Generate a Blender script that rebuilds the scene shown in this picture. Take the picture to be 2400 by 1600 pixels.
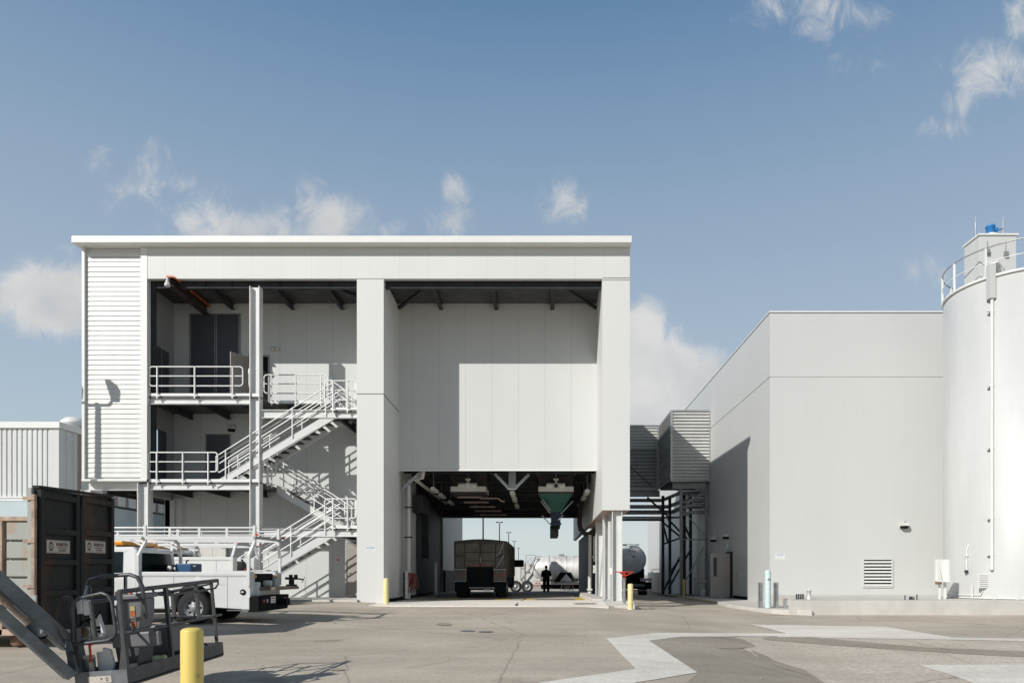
import bpy, bmesh, math, random
from mathutils import Vector, Matrix
random.seed(7)
for o in list(bpy.data.objects): bpy.data.objects.remove(o)
SC = bpy.context.scene
COL = SC.collection
# ------------------------------------------------------------------ camera
EYE = 1.1
FP = 1677.0            # focal length in photograph pixels (2400 wide)
VX, VY = 1270.0, 1345.0  # where the level view axis meets the photograph
cd = bpy.data.cameras.new('camera'); cam = bpy.data.objects.new('camera', cd); COL.objects.link(cam)
cam.location = (0, 0, EYE); cam.rotation_euler = (math.radians(90), 0, 0)
cd.sensor_width = 36; cd.lens = FP / 2400 * 36
cd.shift_x = -(VX - 1200) / 2400; cd.shift_y = (VY - 800) / 2400
cd.clip_start = 0.1; cd.clip_end = 3000
SC.camera = cam
# ------------------------------------------------------------------ sun + sky
SUN_DIR = Vector((0.892, 1.0, -0.822)).normalized()
elev = math.asin(-SUN_DIR.z)
sd = bpy.data.lights.new('sun', 'SUN'); sun = bpy.data.objects.new('sun', sd); COL.objects.link(sun)
sun.rotation_euler = SUN_DIR.to_track_quat('-Z', 'Y').to_euler()
sun.location = (-20, -20, 30)
sd.energy = 4.15; sd.angle = math.radians(0.5); sd.color = (1.0, 0.972, 0.925)
SC.view_settings.view_transform = 'Standard'; SC.view_settings.look = 'None'
SC.view_settings.exposure = 0.0; SC.view_settings.gamma = 1.0; SC.view_settings.use_curve_mapping = False
W = bpy.data.worlds.new('World'); SC.world = W; W.use_nodes = True
nt = W.node_tree; nt.nodes.clear()
def wn(t, **k):
    n = nt.nodes.new(t)
    for a, b in k.items(): setattr(n, a, b)
    return n
L = nt.links.new
def wmath(op, a, b=None, clamp=False):
    n = wn('ShaderNodeMath', operation=op); n.use_clamp = clamp
    for i, v in enumerate((a, b)):
        if v is None: continue
        if isinstance(v, (int, float)): n.inputs[i].default_value = v
        else: L(v, n.inputs[i])
    return n.outputs[0]
sky = wn('ShaderNodeTexSky', sky_type='NISHITA')
sky.sun_disc = False; sky.sun_elevation = elev
sky.sun_rotation = math.atan2(-SUN_DIR.x, -SUN_DIR.y)
sky.altitude = 0; sky.air_density = 1.0; sky.dust_density = 0.5; sky.ozone_density = 1.6
hs = wn('ShaderNodeHueSaturation'); hs.inputs['Saturation'].default_value = 0.80; hs.inputs['Value'].default_value = 1.0
L(sky.outputs[0], hs.inputs['Color'])
tint = wn('ShaderNodeMix', data_type='RGBA', blend_type='MULTIPLY'); tint.inputs[0].default_value = 1.0
L(hs.outputs[0], tint.inputs[6]); tint.inputs[7].default_value = (1.0, 0.96, 0.90, 1)
bg1 = wn('ShaderNodeBackground'); bg1.inputs['Strength'].default_value = 1.0
nsc = wn('ShaderNodeVectorMath', operation='SCALE'); L(tint.outputs[2], nsc.inputs[0]); nsc.inputs['Scale'].default_value = 0.1
tc = wn('ShaderNodeTexCoord'); sep = wn('ShaderNodeSeparateXYZ'); L(tc.outputs['Generated'], sep.inputs[0])
skr = wn('ShaderNodeValToRGB'); L(sep.outputs[2], skr.inputs[0]); el = skr.color_ramp.elements
SKY = [(0.0, (.63, .70, .72)), (.057, (.61, .69, .72)), (.15, (.48, .585, .66)), (.229, (.43, .54, .645)), (.36, (.36, .465, .60)), (.447, (.30, .415, .56)), (.527, (.225, .352, .515)), (.60, (.155, .28, .465)), (.635, (.118, .238, .425)), (.72, (.05, .11, .22)), (1.0, (.02, .045, .10))]
el[0].position = 0; el[0].color = (*SKY[0][1], 1); el[1].position = 1; el[1].color = (*SKY[-1][1], 1)
for p_, c_ in SKY[1:-1]: e_ = el.new(p_); e_.color = (*c_, 1)
smix = wn('ShaderNodeMix', data_type='RGBA'); smix.inputs[0].default_value = 0.85; L(nsc.outputs[0], smix.inputs[6]); L(skr.outputs[0], smix.inputs[7])
L(smix.outputs[2], bg1.inputs['Color'])
bk = wn('ShaderNodeMapRange', interpolation_type='SMOOTHSTEP'); L(sep.outputs[1], bk.inputs[0]); bk.inputs[1].default_value = -.45; bk.inputs[2].default_value = .1; bk.inputs[3].default_value = .7; bk.inputs[4].default_value = 1.0
L(bk.outputs[0], bg1.inputs['Strength'])
# clouds: soft banks placed by direction in the sky
yy = wmath('MAXIMUM', sep.outputs[1], 0.02)
uu = wmath('DIVIDE', sep.outputs[0], yy); vv = wmath('DIVIDE', sep.outputs[2], yy)
comb = wn('ShaderNodeCombineXYZ'); L(uu, comb.inputs[0]); L(vv, comb.inputs[1])
CL = [(130, 700, 125, 70, 3.0), (65, 725, 60, 40, 1.3), (470, 515, 75, 50, 1.3), (575, 535, 150, 40, 1.6), (765, 515, 85, 55, 1.7), (735, 450, 40, 42, .7),
      (650, 500, 60, 40, .8), (238, 385, 38, 40, .85), (270, 455, 60, 60, .8), (350, 352, 28, 38, .85), (345, 400, 75, 70, .68), (430, 432, 40, 36, .9), (500, 470, 60, 40, .55),
      (1070, 445, 28, 52, .85), (1058, 525, 52, 38, 1.0), (930, 537, 38, 22, .9), (1320, 465, 50, 52, .85), (1338, 500, 30, 36, .75),
      (1490, 790, 62, 70, 3.0), (1540, 885, 110, 80, 3.6), (1500, 960, 150, 90, 3.6), (1655, 880, 62, 56, 2.3), (1565, 800, 45, 45, 1.2), (1480, 740, 30, 30, 1.2),
      (1930, 35, 90, 62, 1.1), (1830, 20, 90, 50, .7), (2040, 25, 80, 38, .8), (2300, 175, 90, 60, 1.0), (2375, 160, 60, 50, 1.15), (2250, 235, 55, 42, .9), (2395, 40, 36, 50, 1.0),
      (2215, 300, 60, 30, .7), (2190, 640, 60, 40, .7), (165, 600, 50, 30, .55), (2010, 150, 90, 40, .5)]
acc = None
for px, py, rx, ry, am in CL:
    mp = wn('ShaderNodeMapping', vector_type='POINT')
    sx, sy = FP / rx, FP / ry
    mp.inputs['Scale'].default_value = (sx, sy, 0)
    mp.inputs['Location'].default_value = (-(px - VX) / FP * sx, -(VY - py) / FP * sy, 0)
    L(comb.outputs[0], mp.inputs[0])
    ln = wn('ShaderNodeVectorMath', operation='LENGTH'); L(mp.outputs[0], ln.inputs[0])
    mr = wn('ShaderNodeMapRange', interpolation_type='SMOOTHSTEP'); L(ln.outputs['Value'], mr.inputs[0])
    mr.inputs[1].default_value = 0; mr.inputs[2].default_value = 1.9; mr.inputs[3].default_value = am; mr.inputs[4].default_value = 0
    acc = mr.outputs[0] if acc is None else wmath('MAXIMUM', acc, mr.outputs[0])
def wnoise(scale, detail, rough, dist=0, vec=None):
    n = wn('ShaderNodeTexNoise'); n.inputs['Scale'].default_value = scale; n.inputs['Detail'].default_value = detail
    n.inputs['Roughness'].default_value = rough; n.inputs['Distortion'].default_value = dist
    L(vec or comb.outputs[0], n.inputs['Vector']); return n.outputs[0]
mw = wn('ShaderNodeMapping'); mw.inputs['Rotation'].default_value = (0, 0, math.radians(-40)); mw.inputs['Scale'].default_value = (1.35, 1.0, 1); L(comb.outputs[0], mw.inputs[0])
n1 = wnoise(15, 14, .68, .7, mw.outputs[0]); n2 = wnoise(5.5, 6, .55, .2)
nn = wmath('ADD', wmath('MULTIPLY', n1, 0.75), wmath('MULTIPLY', n2, 0.35))
dens = wmath('ADD', acc, wmath('MULTIPLY', wmath('SUBTRACT', nn, 0.565), 4.6))
mr = wn('ShaderNodeMapRange', interpolation_type='SMOOTHERSTEP'); L(dens, mr.inputs[0])
mr.inputs[1].default_value = 0.0; mr.inputs[2].default_value = 1.9; mr.inputs[3].default_value = 0; mr.inputs[4].default_value = 0.93
front = wmath('GREATER_THAN', sep.outputs[1], 0.05); has = wmath('GREATER_THAN', acc, 0.001)
gate = wn('ShaderNodeMapRange', interpolation_type='SMOOTHSTEP'); L(acc, gate.inputs[0]); gate.inputs[1].default_value = 0; gate.inputs[2].default_value = .35; gate.inputs[3].default_value = 0; gate.inputs[4].default_value = 1
mask = wmath('MULTIPLY', wmath('MULTIPLY', mr.outputs[0], front), gate.outputs[0])
n3 = wnoise(9, 5, .5, 0)
cr = wn('ShaderNodeValToRGB'); L(n3, cr.inputs[0])
cr.color_ramp.elements[0].position = .35; cr.color_ramp.elements[0].color = (.55, .57, .59, 1)
cr.color_ramp.elements[1].position = .62; cr.color_ramp.elements[1].color = (.73, .725, .71, 1)
bg2 = wn('ShaderNodeBackground'); L(cr.outputs[0], bg2.inputs['Color']); bg2.inputs['Strength'].default_value = 1.0
mx = wn('ShaderNodeMixShader'); L(mask, mx.inputs[0]); L(bg1.outputs[0], mx.inputs[1]); L(bg2.outputs[0], mx.inputs[2])
wo = wn('ShaderNodeOutputWorld'); L(mx.outputs[0], wo.inputs[0])

# ------------------------------------------------------------------ measuring helpers
def wx(px, Y): return (px - VX) * Y / FP
def wz(py, Y): return EYE + (VY - py) * Y / FP
def ss(t):
    t = min(1, max(0, t)); return t * t * (3 - 2 * t)
def gz(x, y):
    z = -.03 + .09 * ss((-5 - x) / 3) - .024 * max(0, 27.2 - max(y, -5)) - .06 * min(4, max(0, x - 1.5)) * (1 - ss((y - 60) / 10))
    z -= .45 * ss((y - 46) / 14)
    return z
def gpt(px, py):
    """point on the ground seen at a photograph pixel"""
    u = (px - VX) / FP; v = (VY - py) / FP
    Y = 10.0
    for _ in range(60):
        zt = gz(u * Y, Y); Y = .5 * Y + .5 * (zt - EYE) / v
    return (u * Y, Y)

# ------------------------------------------------------------------ materials
MC = {}
def mat(name, col, rough=.6, metal=0., nz=0., nscale=3., bump=0., bscale=30., spec=.5, stretch=(1, 1, 1), col2=None, lo=.4, hi=.62, coat=0., emit=None, estr=0, alpha=None, detail=8):
    """nz: lightness variation; col2: second colour mixed in blotches between noise lo..hi"""
    m = bpy.data.materials.new(name); m.use_nodes = True; t = m.node_tree; b = t.nodes['Principled BSDF']
    b.inputs['Roughness'].default_value = rough; b.inputs['Metallic'].default_value = metal
    b.inputs['Specular IOR Level'].default_value = spec; b.inputs['Coat Weight'].default_value = coat
    b.inputs['Base Color'].default_value = (*col, 1)
    if emit: b.inputs['Emission Color'].default_value = (*emit, 1); b.inputs['Emission Strength'].default_value = estr
    if nz or col2 or bump:
        c = t.nodes.new('ShaderNodeTexCoord'); mp = t.nodes.new('ShaderNodeMapping'); mp.inputs['Scale'].default_value = stretch
        t.links.new(c.outputs['Object'], mp.inputs[0])
    cur = None
    if nz or col2:
        n = t.nodes.new('ShaderNodeTexNoise'); n.inputs['Scale'].default_value = nscale; n.inputs['Detail'].default_value = detail; n.inputs['Roughness'].default_value = .6
        t.links.new(mp.outputs[0], n.inputs['Vector'])
        r = t.nodes.new('ShaderNodeValToRGB'); t.links.new(n.outputs[0], r.inputs[0])
        r.color_ramp.elements[0].position = lo; r.color_ramp.elements[1].position = hi
        c2 = col2 or tuple(v * (1 - nz) for v in col)
        r.color_ramp.elements[0].color = (*col, 1) if col2 else (*c2, 1)
        r.color_ramp.elements[1].color = (*c2, 1) if col2 else (*tuple(min(1, v * (1 + nz * .5)) for v in col), 1)
        cur = r.outputs[0]
        t.links.new(cur, b.inputs['Base Color'])
    if bump:
        n = t.nodes.new('ShaderNodeTexNoise'); n.inputs['Scale'].default_value = bscale; n.inputs['Detail'].default_value = 4
        t.links.new(mp.outputs[0], n.inputs['Vector'])
        bp = t.nodes.new('ShaderNodeBump'); bp.inputs['Strength'].default_value = bump; bp.inputs['Distance'].default_value = .02
        t.links.new(n.outputs[0], bp.inputs['Height']); t.links.new(bp.outputs[0], b.inputs['Normal'])
    MC[name] = m; return m
def joints(m, axis, pitch, width=.012, off=0., dark=.5, axis2=None):
    """fine panel joints every `pitch` metres along an object axis"""
    t = m.node_tree; b = t.nodes['Principled BSDF']
    c = t.nodes.new('ShaderNodeTexCoord'); s = t.nodes.new('ShaderNodeSeparateXYZ'); t.links.new(c.outputs['Object'], s.inputs[0])
    def mth(op, a, v):
        n = t.nodes.new('ShaderNodeMath'); n.operation = op
        if isinstance(a, float): n.inputs[0].default_value = a
        else: t.links.new(a, n.inputs[0])
        n.inputs[1].default_value = v; return n.outputs[0]
    a = mth('ADD', s.outputs[axis], -off); a = mth('DIVIDE', a, pitch); a = mth('FRACT', a, 0); a = mth('LESS_THAN', a, width / pitch)
    mxn = t.nodes.new('ShaderNodeMix'); mxn.data_type = 'RGBA'; mxn.blend_type = 'MULTIPLY'
    t.links.new(a, mxn.inputs[0]); mxn.inputs[7].default_value = (dark, dark, dark, 1)
    src = b.inputs['Base Color'].links[0].from_socket if b.inputs['Base Color'].links else None
    if src: t.links.new(src, mxn.inputs[6])
    else: mxn.inputs[6].default_value = b.inputs['Base Color'].default_value
    t.links.new(mxn.outputs[2], b.inputs['Base Color'])
    return m
WHITE = (.655, .66, .64)
mat('panel', WHITE, .55, nz=.035, nscale=.5, stretch=(1, 1, .25), lo=.3, hi=.7); joints(MC['panel'], 0, 1.125, .012, -6.36 % 1.125, .84)
mat('panel_plain', WHITE, .55, nz=.03, nscale=.5, stretch=(1, 1, .25), lo=.3, hi=.7)
mat('backwall', (.60, .61, .595), .55, nz=.05, nscale=.45, stretch=(1, 1, .3), lo=.3, hi=.7); joints(MC['backwall'], 0, 1.125, .02, .37 % 1.125, .78)
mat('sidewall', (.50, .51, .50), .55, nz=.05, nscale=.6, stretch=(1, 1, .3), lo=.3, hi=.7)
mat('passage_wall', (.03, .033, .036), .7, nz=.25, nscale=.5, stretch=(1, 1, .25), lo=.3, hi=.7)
mat('bay_wall_shaded', (.33, .335, .335), .55, nz=.08, nscale=.6, stretch=(1, 1, .3), lo=.3, hi=.7)  # same panel as the other walls, darkened to paint in the bay's shade
mat('trim', (.76, .755, .73), .45, nz=.03, nscale=1)
mat('reveal', (.12, .12, .12), .8)
mat('louvre', (.70, .70, .675), .45, nz=.05, nscale=.8, stretch=(3, 1, .2))
mat('steel_white', (.66, .665, .65), .5, nz=.05, nscale=2)
mat('steel_grey', (.30, .305, .305), .5, metal=.2, nz=.15, nscale=1.6)
mat('steel_dark', (.045, .05, .054), .65, spec=.3, metal=.1, nz=.25, nscale=2)
mat('rail', (.80, .80, .78), .35, nz=.03, nscale=3)
mat('galv', (.42, .43, .43), .42, metal=.55, nz=.18, nscale=5)
mat('deck_metal', (.085, .083, .083), .5, metal=.3, nz=.2, nscale=2)
mat('black', (.008, .009, .010), .8, spec=.15)
mat('rubber', (.018, .018, .019), .85, bump=.2)
mat('dark_door', (.06, .066, .082), .45, nz=.1, nscale=1)
mat('tan_door', (.36, .325, .30), .5, nz=.06, nscale=1.5)
mat('glass', (.008, .016, .017), .06, spec=.35)
mat('orange', (.62, .13, .035), .45, nz=.2, nscale=6)
mat('brown_steel', (.05, .032, .028), .55, nz=.4, nscale=3)
mat('yellow', (.74, .57, .15), .48, nscale=9, col2=(.52, .40, .14), lo=.60, hi=.70, bump=.05)
mat('road_yellow', (.62, .44, .06), .7, nz=.15, nscale=4)
mat('yellow_pale', (.80, .68, .34), .5, nz=.06, nscale=3)
mat('red', (.62, .06, .025), .4, nz=.15, nscale=8)
mat('hose_red', (.22, .018, .02), .55)
mat('green', (.0, .075, .055), .42, nz=.1, nscale=3)
mat('blue_dark', (.006, .02, .045), .5, nz=.2, nscale=4)
mat('blue', (.03, .20, .52), .4)
mat('welder_blue', (.02, .085, .19), .4)
mat('white_paint', (.74, .745, .73), .22, nz=.03, nscale=1.2, coat=.3)
mat('silo', (.585, .59, .575), .4, nz=.05, nscale=1.1, stretch=(1, 1, .18)); joints(MC['silo'], 2, 2.44, .02, .5, .93)
mat('chrome', (.90, .90, .89), .42, metal=.6, nz=.08, nscale=3)
mat('stainless', (.70, .68, .65), .5, metal=.25, nz=.28, nscale=.9, stretch=(1.6, 1, .35))
mat('rust_brown', (.20, .125, .085), .8, nz=.35, nscale=2.2, col2=(.33, .22, .15), stretch=(1, 1, .5), bump=.3)
mat('box_side', (.36, .37, .335), .7, nz=.2, nscale=3, col2=(.38, .29, .22), lo=.54, hi=.72, stretch=(1, 1, .6), bump=.2)
mat('box_door', (.026, .027, .027), .7, spec=.25, col2=(.12, .055, .028), lo=.50, hi=.76, nscale=1.9, stretch=(1, 1, .3), bump=.3)
mat('box_rim', (.45, .33, .25), .75, nz=.3, nscale=5, bump=.2)
mat('boom', (.175, .19, .20), .5, metal=.1, nz=.25, nscale=5, bump=.15)
mat('cage', (.075, .078, .083), .42, metal=.2, nz=.2, nscale=8)
mat('plastic_grey', (.15, .15, .16), .5, nz=.1, nscale=4)
mat('plastic_dark', (.05, .055, .06), .5, nz=.1, nscale=4)
mat('offwhite', (.62, .61, .57), .5, nz=.05, nscale=4)
mat('concrete', (.58, .555, .51), .85, nz=.09, nscale=1.3, bump=.15, bscale=40)
mat('concrete_dark', (.17, .165, .155), .8, nz=.2, nscale=.8, bump=.1)
mat('amber', (.75, .30, .02), .25, coat=.5)
mat('red_lens', (.45, .01, .015), .2, coat=.5)
mat('sign_white', (.76, .765, .76), .5)
mat('sign_grey', (.42, .43, .46), .6)
mat('sign_blue', (.25, .33, .50), .6)
mat('sign_red', (.55, .06, .06), .6)
mat('decal_cream', (.55, .50, .44), .6, nz=.12, nscale=30)
mat('decal_brown', (.10, .045, .04), .6)
mat('shed_wall', (.62, .635, .63), .5, nz=.06, nscale=.5, stretch=(1, 1, .3))
mat('shed_brown', (.33, .24, .20), .6, nz=.1, nscale=1)
mat('pale_blue', (.48, .57, .60), .5, nz=.05, nscale=1)
mat('teal_dark', (.03, .075, .095), .5)
mat('cloth_black', (.012, .013, .015), .9, bump=.3)
mat('skin', (.10, .06, .045), .6)
mat('trailer_brown', (.045, .034, .028), .6, nz=.3, nscale=2, col2=(.09, .07, .055), bump=.1)
mat('wood', (.22, .17, .14), .7, nz=.3, nscale=8, stretch=(1, 6, 1))
mat('glove', (.70, .70, .35), .8, nz=.1, nscale=30)
mat('pale_aqua', (.56, .68, .68), .4, nz=.03, nscale=3)
mat('warn_yellow', (.42, .33, .13), .6, nz=.1, nscale=20)
mat('warn_orange', (.42, .10, .02), .6)
mat('red_dirt', (.30, .20, .16), .9, nz=.2, nscale=.3)

# ------------------------------------------------------------------ mesh builder
class MB:
    def __init__(s): s.v = []; s.f = []; s.sm = []
    def add(s, vs, fs, smooth=False):
        o = len(s.v); s.v += [tuple(v) for v in vs]
        for f in fs: s.f.append(tuple(i + o for i in f)); s.sm.append(smooth)
        return s
    def box(s, x0, x1, y0, y1, z0, z1):
        if x1 < x0: x0, x1 = x1, x0
        if y1 < y0: y0, y1 = y1, y0
        if z1 < z0: z0, z1 = z1, z0
        return s.add([(x0, y0, z0), (x1, y0, z0), (x1, y1, z0), (x0, y1, z0), (x0, y0, z1), (x1, y0, z1), (x1, y1, z1), (x0, y1, z1)],
                     [(0, 3, 2, 1), (4, 5, 6, 7), (0, 1, 5, 4), (1, 2, 6, 5), (2, 3, 7, 6), (3, 0, 4, 7)])
    def bar(s, p, q, w, h, up=(0, 0, 1)):
        p = Vector(p); q = Vector(q); d = (q - p).normalized(); up = Vector(up)
        if abs(d.dot(up)) > .98: up = Vector((0, 1, 0))
        a = d.cross(up).normalized() * w / 2; b = a.cross(d).normalized() * h / 2
        vs = [p - a - b, p + a - b, p + a + b, p - a + b, q - a - b, q + a - b, q + a + b, q - a + b]
        return s.add(vs, [(0, 1, 2, 3), (7, 6, 5, 4), (0, 4, 5, 1), (1, 5, 6, 2), (2, 6, 7, 3), (3, 7, 4, 0)])
    def tube(s, path, r, n=8, closed=False):
        P = [Vector(p) for p in path]; rings = []; N = len(P)
        ref = None
        for i in range(N):
            if closed: d = (P[(i + 1) % N] - P[i - 1]).normalized()
            elif i == 0: d = (P[1] - P[0]).normalized()
            elif i == N - 1: d = (P[-1] - P[-2]).normalized()
            else: d = ((P[i + 1] - P[i]).normalized() + (P[i] - P[i - 1]).normalized()).normalized()
            if ref is None:
                ref = Vector((0, 0, 1)) if abs(d.z) < .9 else Vector((1, 0, 0))
            a = (ref - d * ref.dot(d)).normalized(); ref = a; b = d.cross(a)
            rr = r if isinstance(r, (int, float)) else r[i]
            rings.append([P[i] + (a * math.cos(2 * math.pi * k / n) + b * math.sin(2 * math.pi * k / n)) * rr for k in range(n)])
        vs = [v for R in rings for v in R]; fs = []
        for i in range(N if closed else N - 1):
            j = (i + 1) % N
            for k in range(n): fs.append((i * n + k, i * n + (k + 1) % n, j * n + (k + 1) % n, j * n + k))
        s.add(vs, fs, True)
        if not closed:
            s.add(rings[0], [tuple(reversed(range(n)))]); s.add(rings[-1], [tuple(range(n))])
        return s
    def cyl(s, p, q, r, r2=None, n=20): return s.tube([p, q], [r, r if r2 is None else r2], n)
    def prism(s, poly, axis, a, b):
        """poly: 2D points; axis the extrusion axis (0,1,2); remaining axes in order"""
        def mk(p, t):
            l = list(p); l.insert(axis, t); return tuple(l)
        n = len(poly)
        ar = sum(poly[i][0] * poly[(i + 1) % n][1] - poly[(i + 1) % n][0] * poly[i][1] for i in range(n))
        flip = (ar > 0) != (axis == 1)
        vs = [mk(p, a) for p in poly] + [mk(p, b) for p in poly]
        if a > b: flip = not flip
        f0 = tuple(range(n)); f1 = tuple(range(n, 2 * n))
        sides = [(i, (i + 1) % n, (i + 1) % n + n, i + n) for i in range(n)]
        if flip: fs = [tuple(reversed(f0)), f1] + sides
        else: fs = [f0, tuple(reversed(f1))] + [tuple(reversed(x)) for x in sides]
        return s.add(vs, fs)
    def lathe(s, prof, c=(0, 0, 0), n=24, axis=2, a0=0, a1=2 * math.pi):
        full = abs(a1 - a0 - 2 * math.pi) < 1e-6; m = n if full else n + 1; vs = []
        for k in range(m):
            t = a0 + (a1 - a0) * k / n
            for (r, h) in prof:
                x, y = r * math.cos(t), r * math.sin(t)
                v = (x, y, h) if axis == 2 else ((h, x, y) if axis == 0 else (y, h, x))
                vs.append((v[0] + c[0], v[1] + c[1], v[2] + c[2]))
        p = len(prof); fs = []
        for k in range(n):
            k2 = (k + 1) % m
            for i in range(p - 1): fs.append((k * p + i, k2 * p + i, k2 * p + i + 1, k * p + i + 1))
        return s.add(vs, fs, True)
    def ribs(s, prof, axis, ext, a, b, o=0):
        """sheet: prof = [(t, depth)], ext axis coordinate runs a..b; axis/ext/other each 0..2"""
        other = 3 - axis - ext
        vs = []
        for (t, d) in prof:
            for e in (a, b):
                v = [0, 0, 0]; v[axis] = t; v[ext] = e; v[other] = d + o; vs.append(tuple(v))
        fs = [(2 * i, 2 * i + 1, 2 * i + 3, 2 * i + 2) for i in range(len(prof) - 1)]
        return s.add(vs, fs)
    def build(s, name, m, parent=None, bevel=0, **kw):
        me = bpy.data.meshes.new(name)
        off = Vector((0, 0, 0)); inv = None
        if parent is not None: inv = WM(parent).inverted()
        vs = [inv @ Vector(v) for v in s.v] if inv is not None else s.v
        me.from_pydata([tuple(v) for v in vs], [], s.f); me.validate()
        for p, q in zip(me.polygons, s.sm): p.use_smooth = q
        me.materials.append(MC[m] if isinstance(m, str) else m)
        o = bpy.data.objects.new(name, me); COL.objects.link(o)
        if parent is not None: o.parent = parent
        if bevel:
            md = o.modifiers.new('bevel', 'BEVEL'); md.width = bevel; md.segments = 2; md.limit_method = 'ANGLE'; md.angle_limit = math.radians(40)
        if kw: tag(o, **kw)
        return o
def WM(o):
    m = Matrix.Translation(o.location) @ o.rotation_euler.to_matrix().to_4x4()
    return WM(o.parent) @ m if o.parent else m
def tag(o, label=None, cat=None, group=None, kind=None):
    if label: o['label'] = label
    if cat: o['category'] = cat
    if group: o['group'] = group
    if kind: o['kind'] = kind
    return o
def thing(name, label, cat, loc=(0, 0, 0), rz=0, group=None, kind=None):
    o = bpy.data.objects.new(name, None); COL.objects.link(o); o.location = loc; o.rotation_euler = (0, 0, rz); o.empty_display_size = .2
    return tag(o, label, cat, group, kind)
def copy_tree(o, parent=None):
    c = o.copy(); COL.objects.link(c); c.parent = parent
    for ch in [x for x in bpy.data.objects if x.parent == o]: copy_tree(ch, c)
    return c
def text_mesh(txt, size, depth=.002, bold=0, width=1.0):
    """returns vertices/faces of a line of lettering in the XZ plane, centred, facing -Y"""
    cu = bpy.data.curves.new('t', 'FONT'); cu.body = txt; cu.size = size; cu.extrude = depth / 2; cu.align_x = 'CENTER'; cu.align_y = 'CENTER'; cu.offset = bold; cu.resolution_u = 2
    ob = bpy.data.objects.new('t', cu); COL.objects.link(ob)
    dg = bpy.context.evaluated_depsgraph_get(); me = bpy.data.meshes.new_from_object(ob.evaluated_get(dg))
    vs = [(v.co.x * width, -v.co.z, v.co.y) for v in me.vertices]; fs = [tuple(p.vertices) for p in me.polygons]
    bpy.data.objects.remove(ob); bpy.data.curves.remove(cu); bpy.data.meshes.remove(me)
    return vs, fs
def put_text(mb, txt, size, M, **k):
    vs, fs = text_mesh(txt, size, **k); mb.add([M @ Vector(v) for v in vs], fs)
def hbeam_v(mb, x, y, z0, z1, w, d, t=.02, web_x=True):
    """vertical H column: flanges normal to x when web_x, web in the x-z plane"""
    if web_x:
        mb.box(x - w / 2, x - w / 2 + t, y - d / 2, y + d / 2, z0, z1); mb.box(x + w / 2 - t, x + w / 2, y - d / 2, y + d / 2, z0, z1)
        mb.box(x - w / 2 + t, x + w / 2 - t, y - .01, y + .01, z0, z1)
    else:
        mb.box(x - w / 2, x + w / 2, y - d / 2, y - d / 2 + t, z0, z1); mb.box(x - w / 2, x + w / 2, y + d / 2 - t, y + d / 2, z0, z1)
        mb.box(x - .01, x + .01, y - d / 2 + t, y + d / 2 - t, z0, z1)
def ibeam_x(mb, x0, x1, y, z0, z1, w, t=.018):
    mb.box(x0, x1, y - w / 2, y + w / 2, z1 - t, z1); mb.box(x0, x1, y - w / 2, y + w / 2, z0, z0 + t); mb.box(x0, x1, y - .008, y + .008, z0 + t, z1 - t)
def ibeam_y(mb, x, y0, y1, z0, z1, w, t=.018):
    mb.box(x - w / 2, x + w / 2, y0, y1, z1 - t, z1); mb.box(x - w / 2, x + w / 2, y0, y1, z0, z0 + t); mb.box(x - .008, x + .008, y0, y1, z0 + t, z1 - t)
# =================================================================== GROUND
YF = 27.5; YB = 30.38
def sheet(name, poly, m, dz, parent=None, cell=.5, **kw):
    """a paving sheet laid dz above the ground, following its fall"""
    bm = bmesh.new(); vs = [bm.verts.new((x, y, 0)) for x, y in poly]; bm.faces.new(vs)
    x0, x1 = min(p[0] for p in poly), max(p[0] for p in poly); y0, y1 = min(p[1] for p in poly), max(p[1] for p in poly)
    def cuts(a, b, st): 
        k = math.floor(a / st) + 1
        while k * st < b: yield k * st; k += 1
    for c in cuts(x0, x1, cell): bmesh.ops.bisect_plane(bm, geom=bm.verts[:] + bm.edges[:] + bm.faces[:], plane_co=(c, 0, 0), plane_no=(1, 0, 0))
    for c in cuts(y0, y1, cell): bmesh.ops.bisect_plane(bm, geom=bm.verts[:] + bm.edges[:] + bm.faces[:], plane_co=(0, c, 0), plane_no=(0, 1, 0))
    bmesh.ops.triangulate(bm, faces=bm.faces[:])
    for v in bm.verts: v.co.z = gz(v.co.x, v.co.y) + dz
    for f in bm.faces:
        if f.normal.z < 0: f.normal_flip()
    bm.normal_update()
    for f in bm.faces:
        if f.normal.z < 0: f.normal_flip()
    me = bpy.data.meshes.new(name); bm.to_mesh(me); bm.free()
    me.materials.append(MC[m] if isinstance(m, str) else m)
    o = bpy.data.objects.new(name, me); COL.objects.link(o); o.parent = parent
    return tag(o, **kw)
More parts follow.
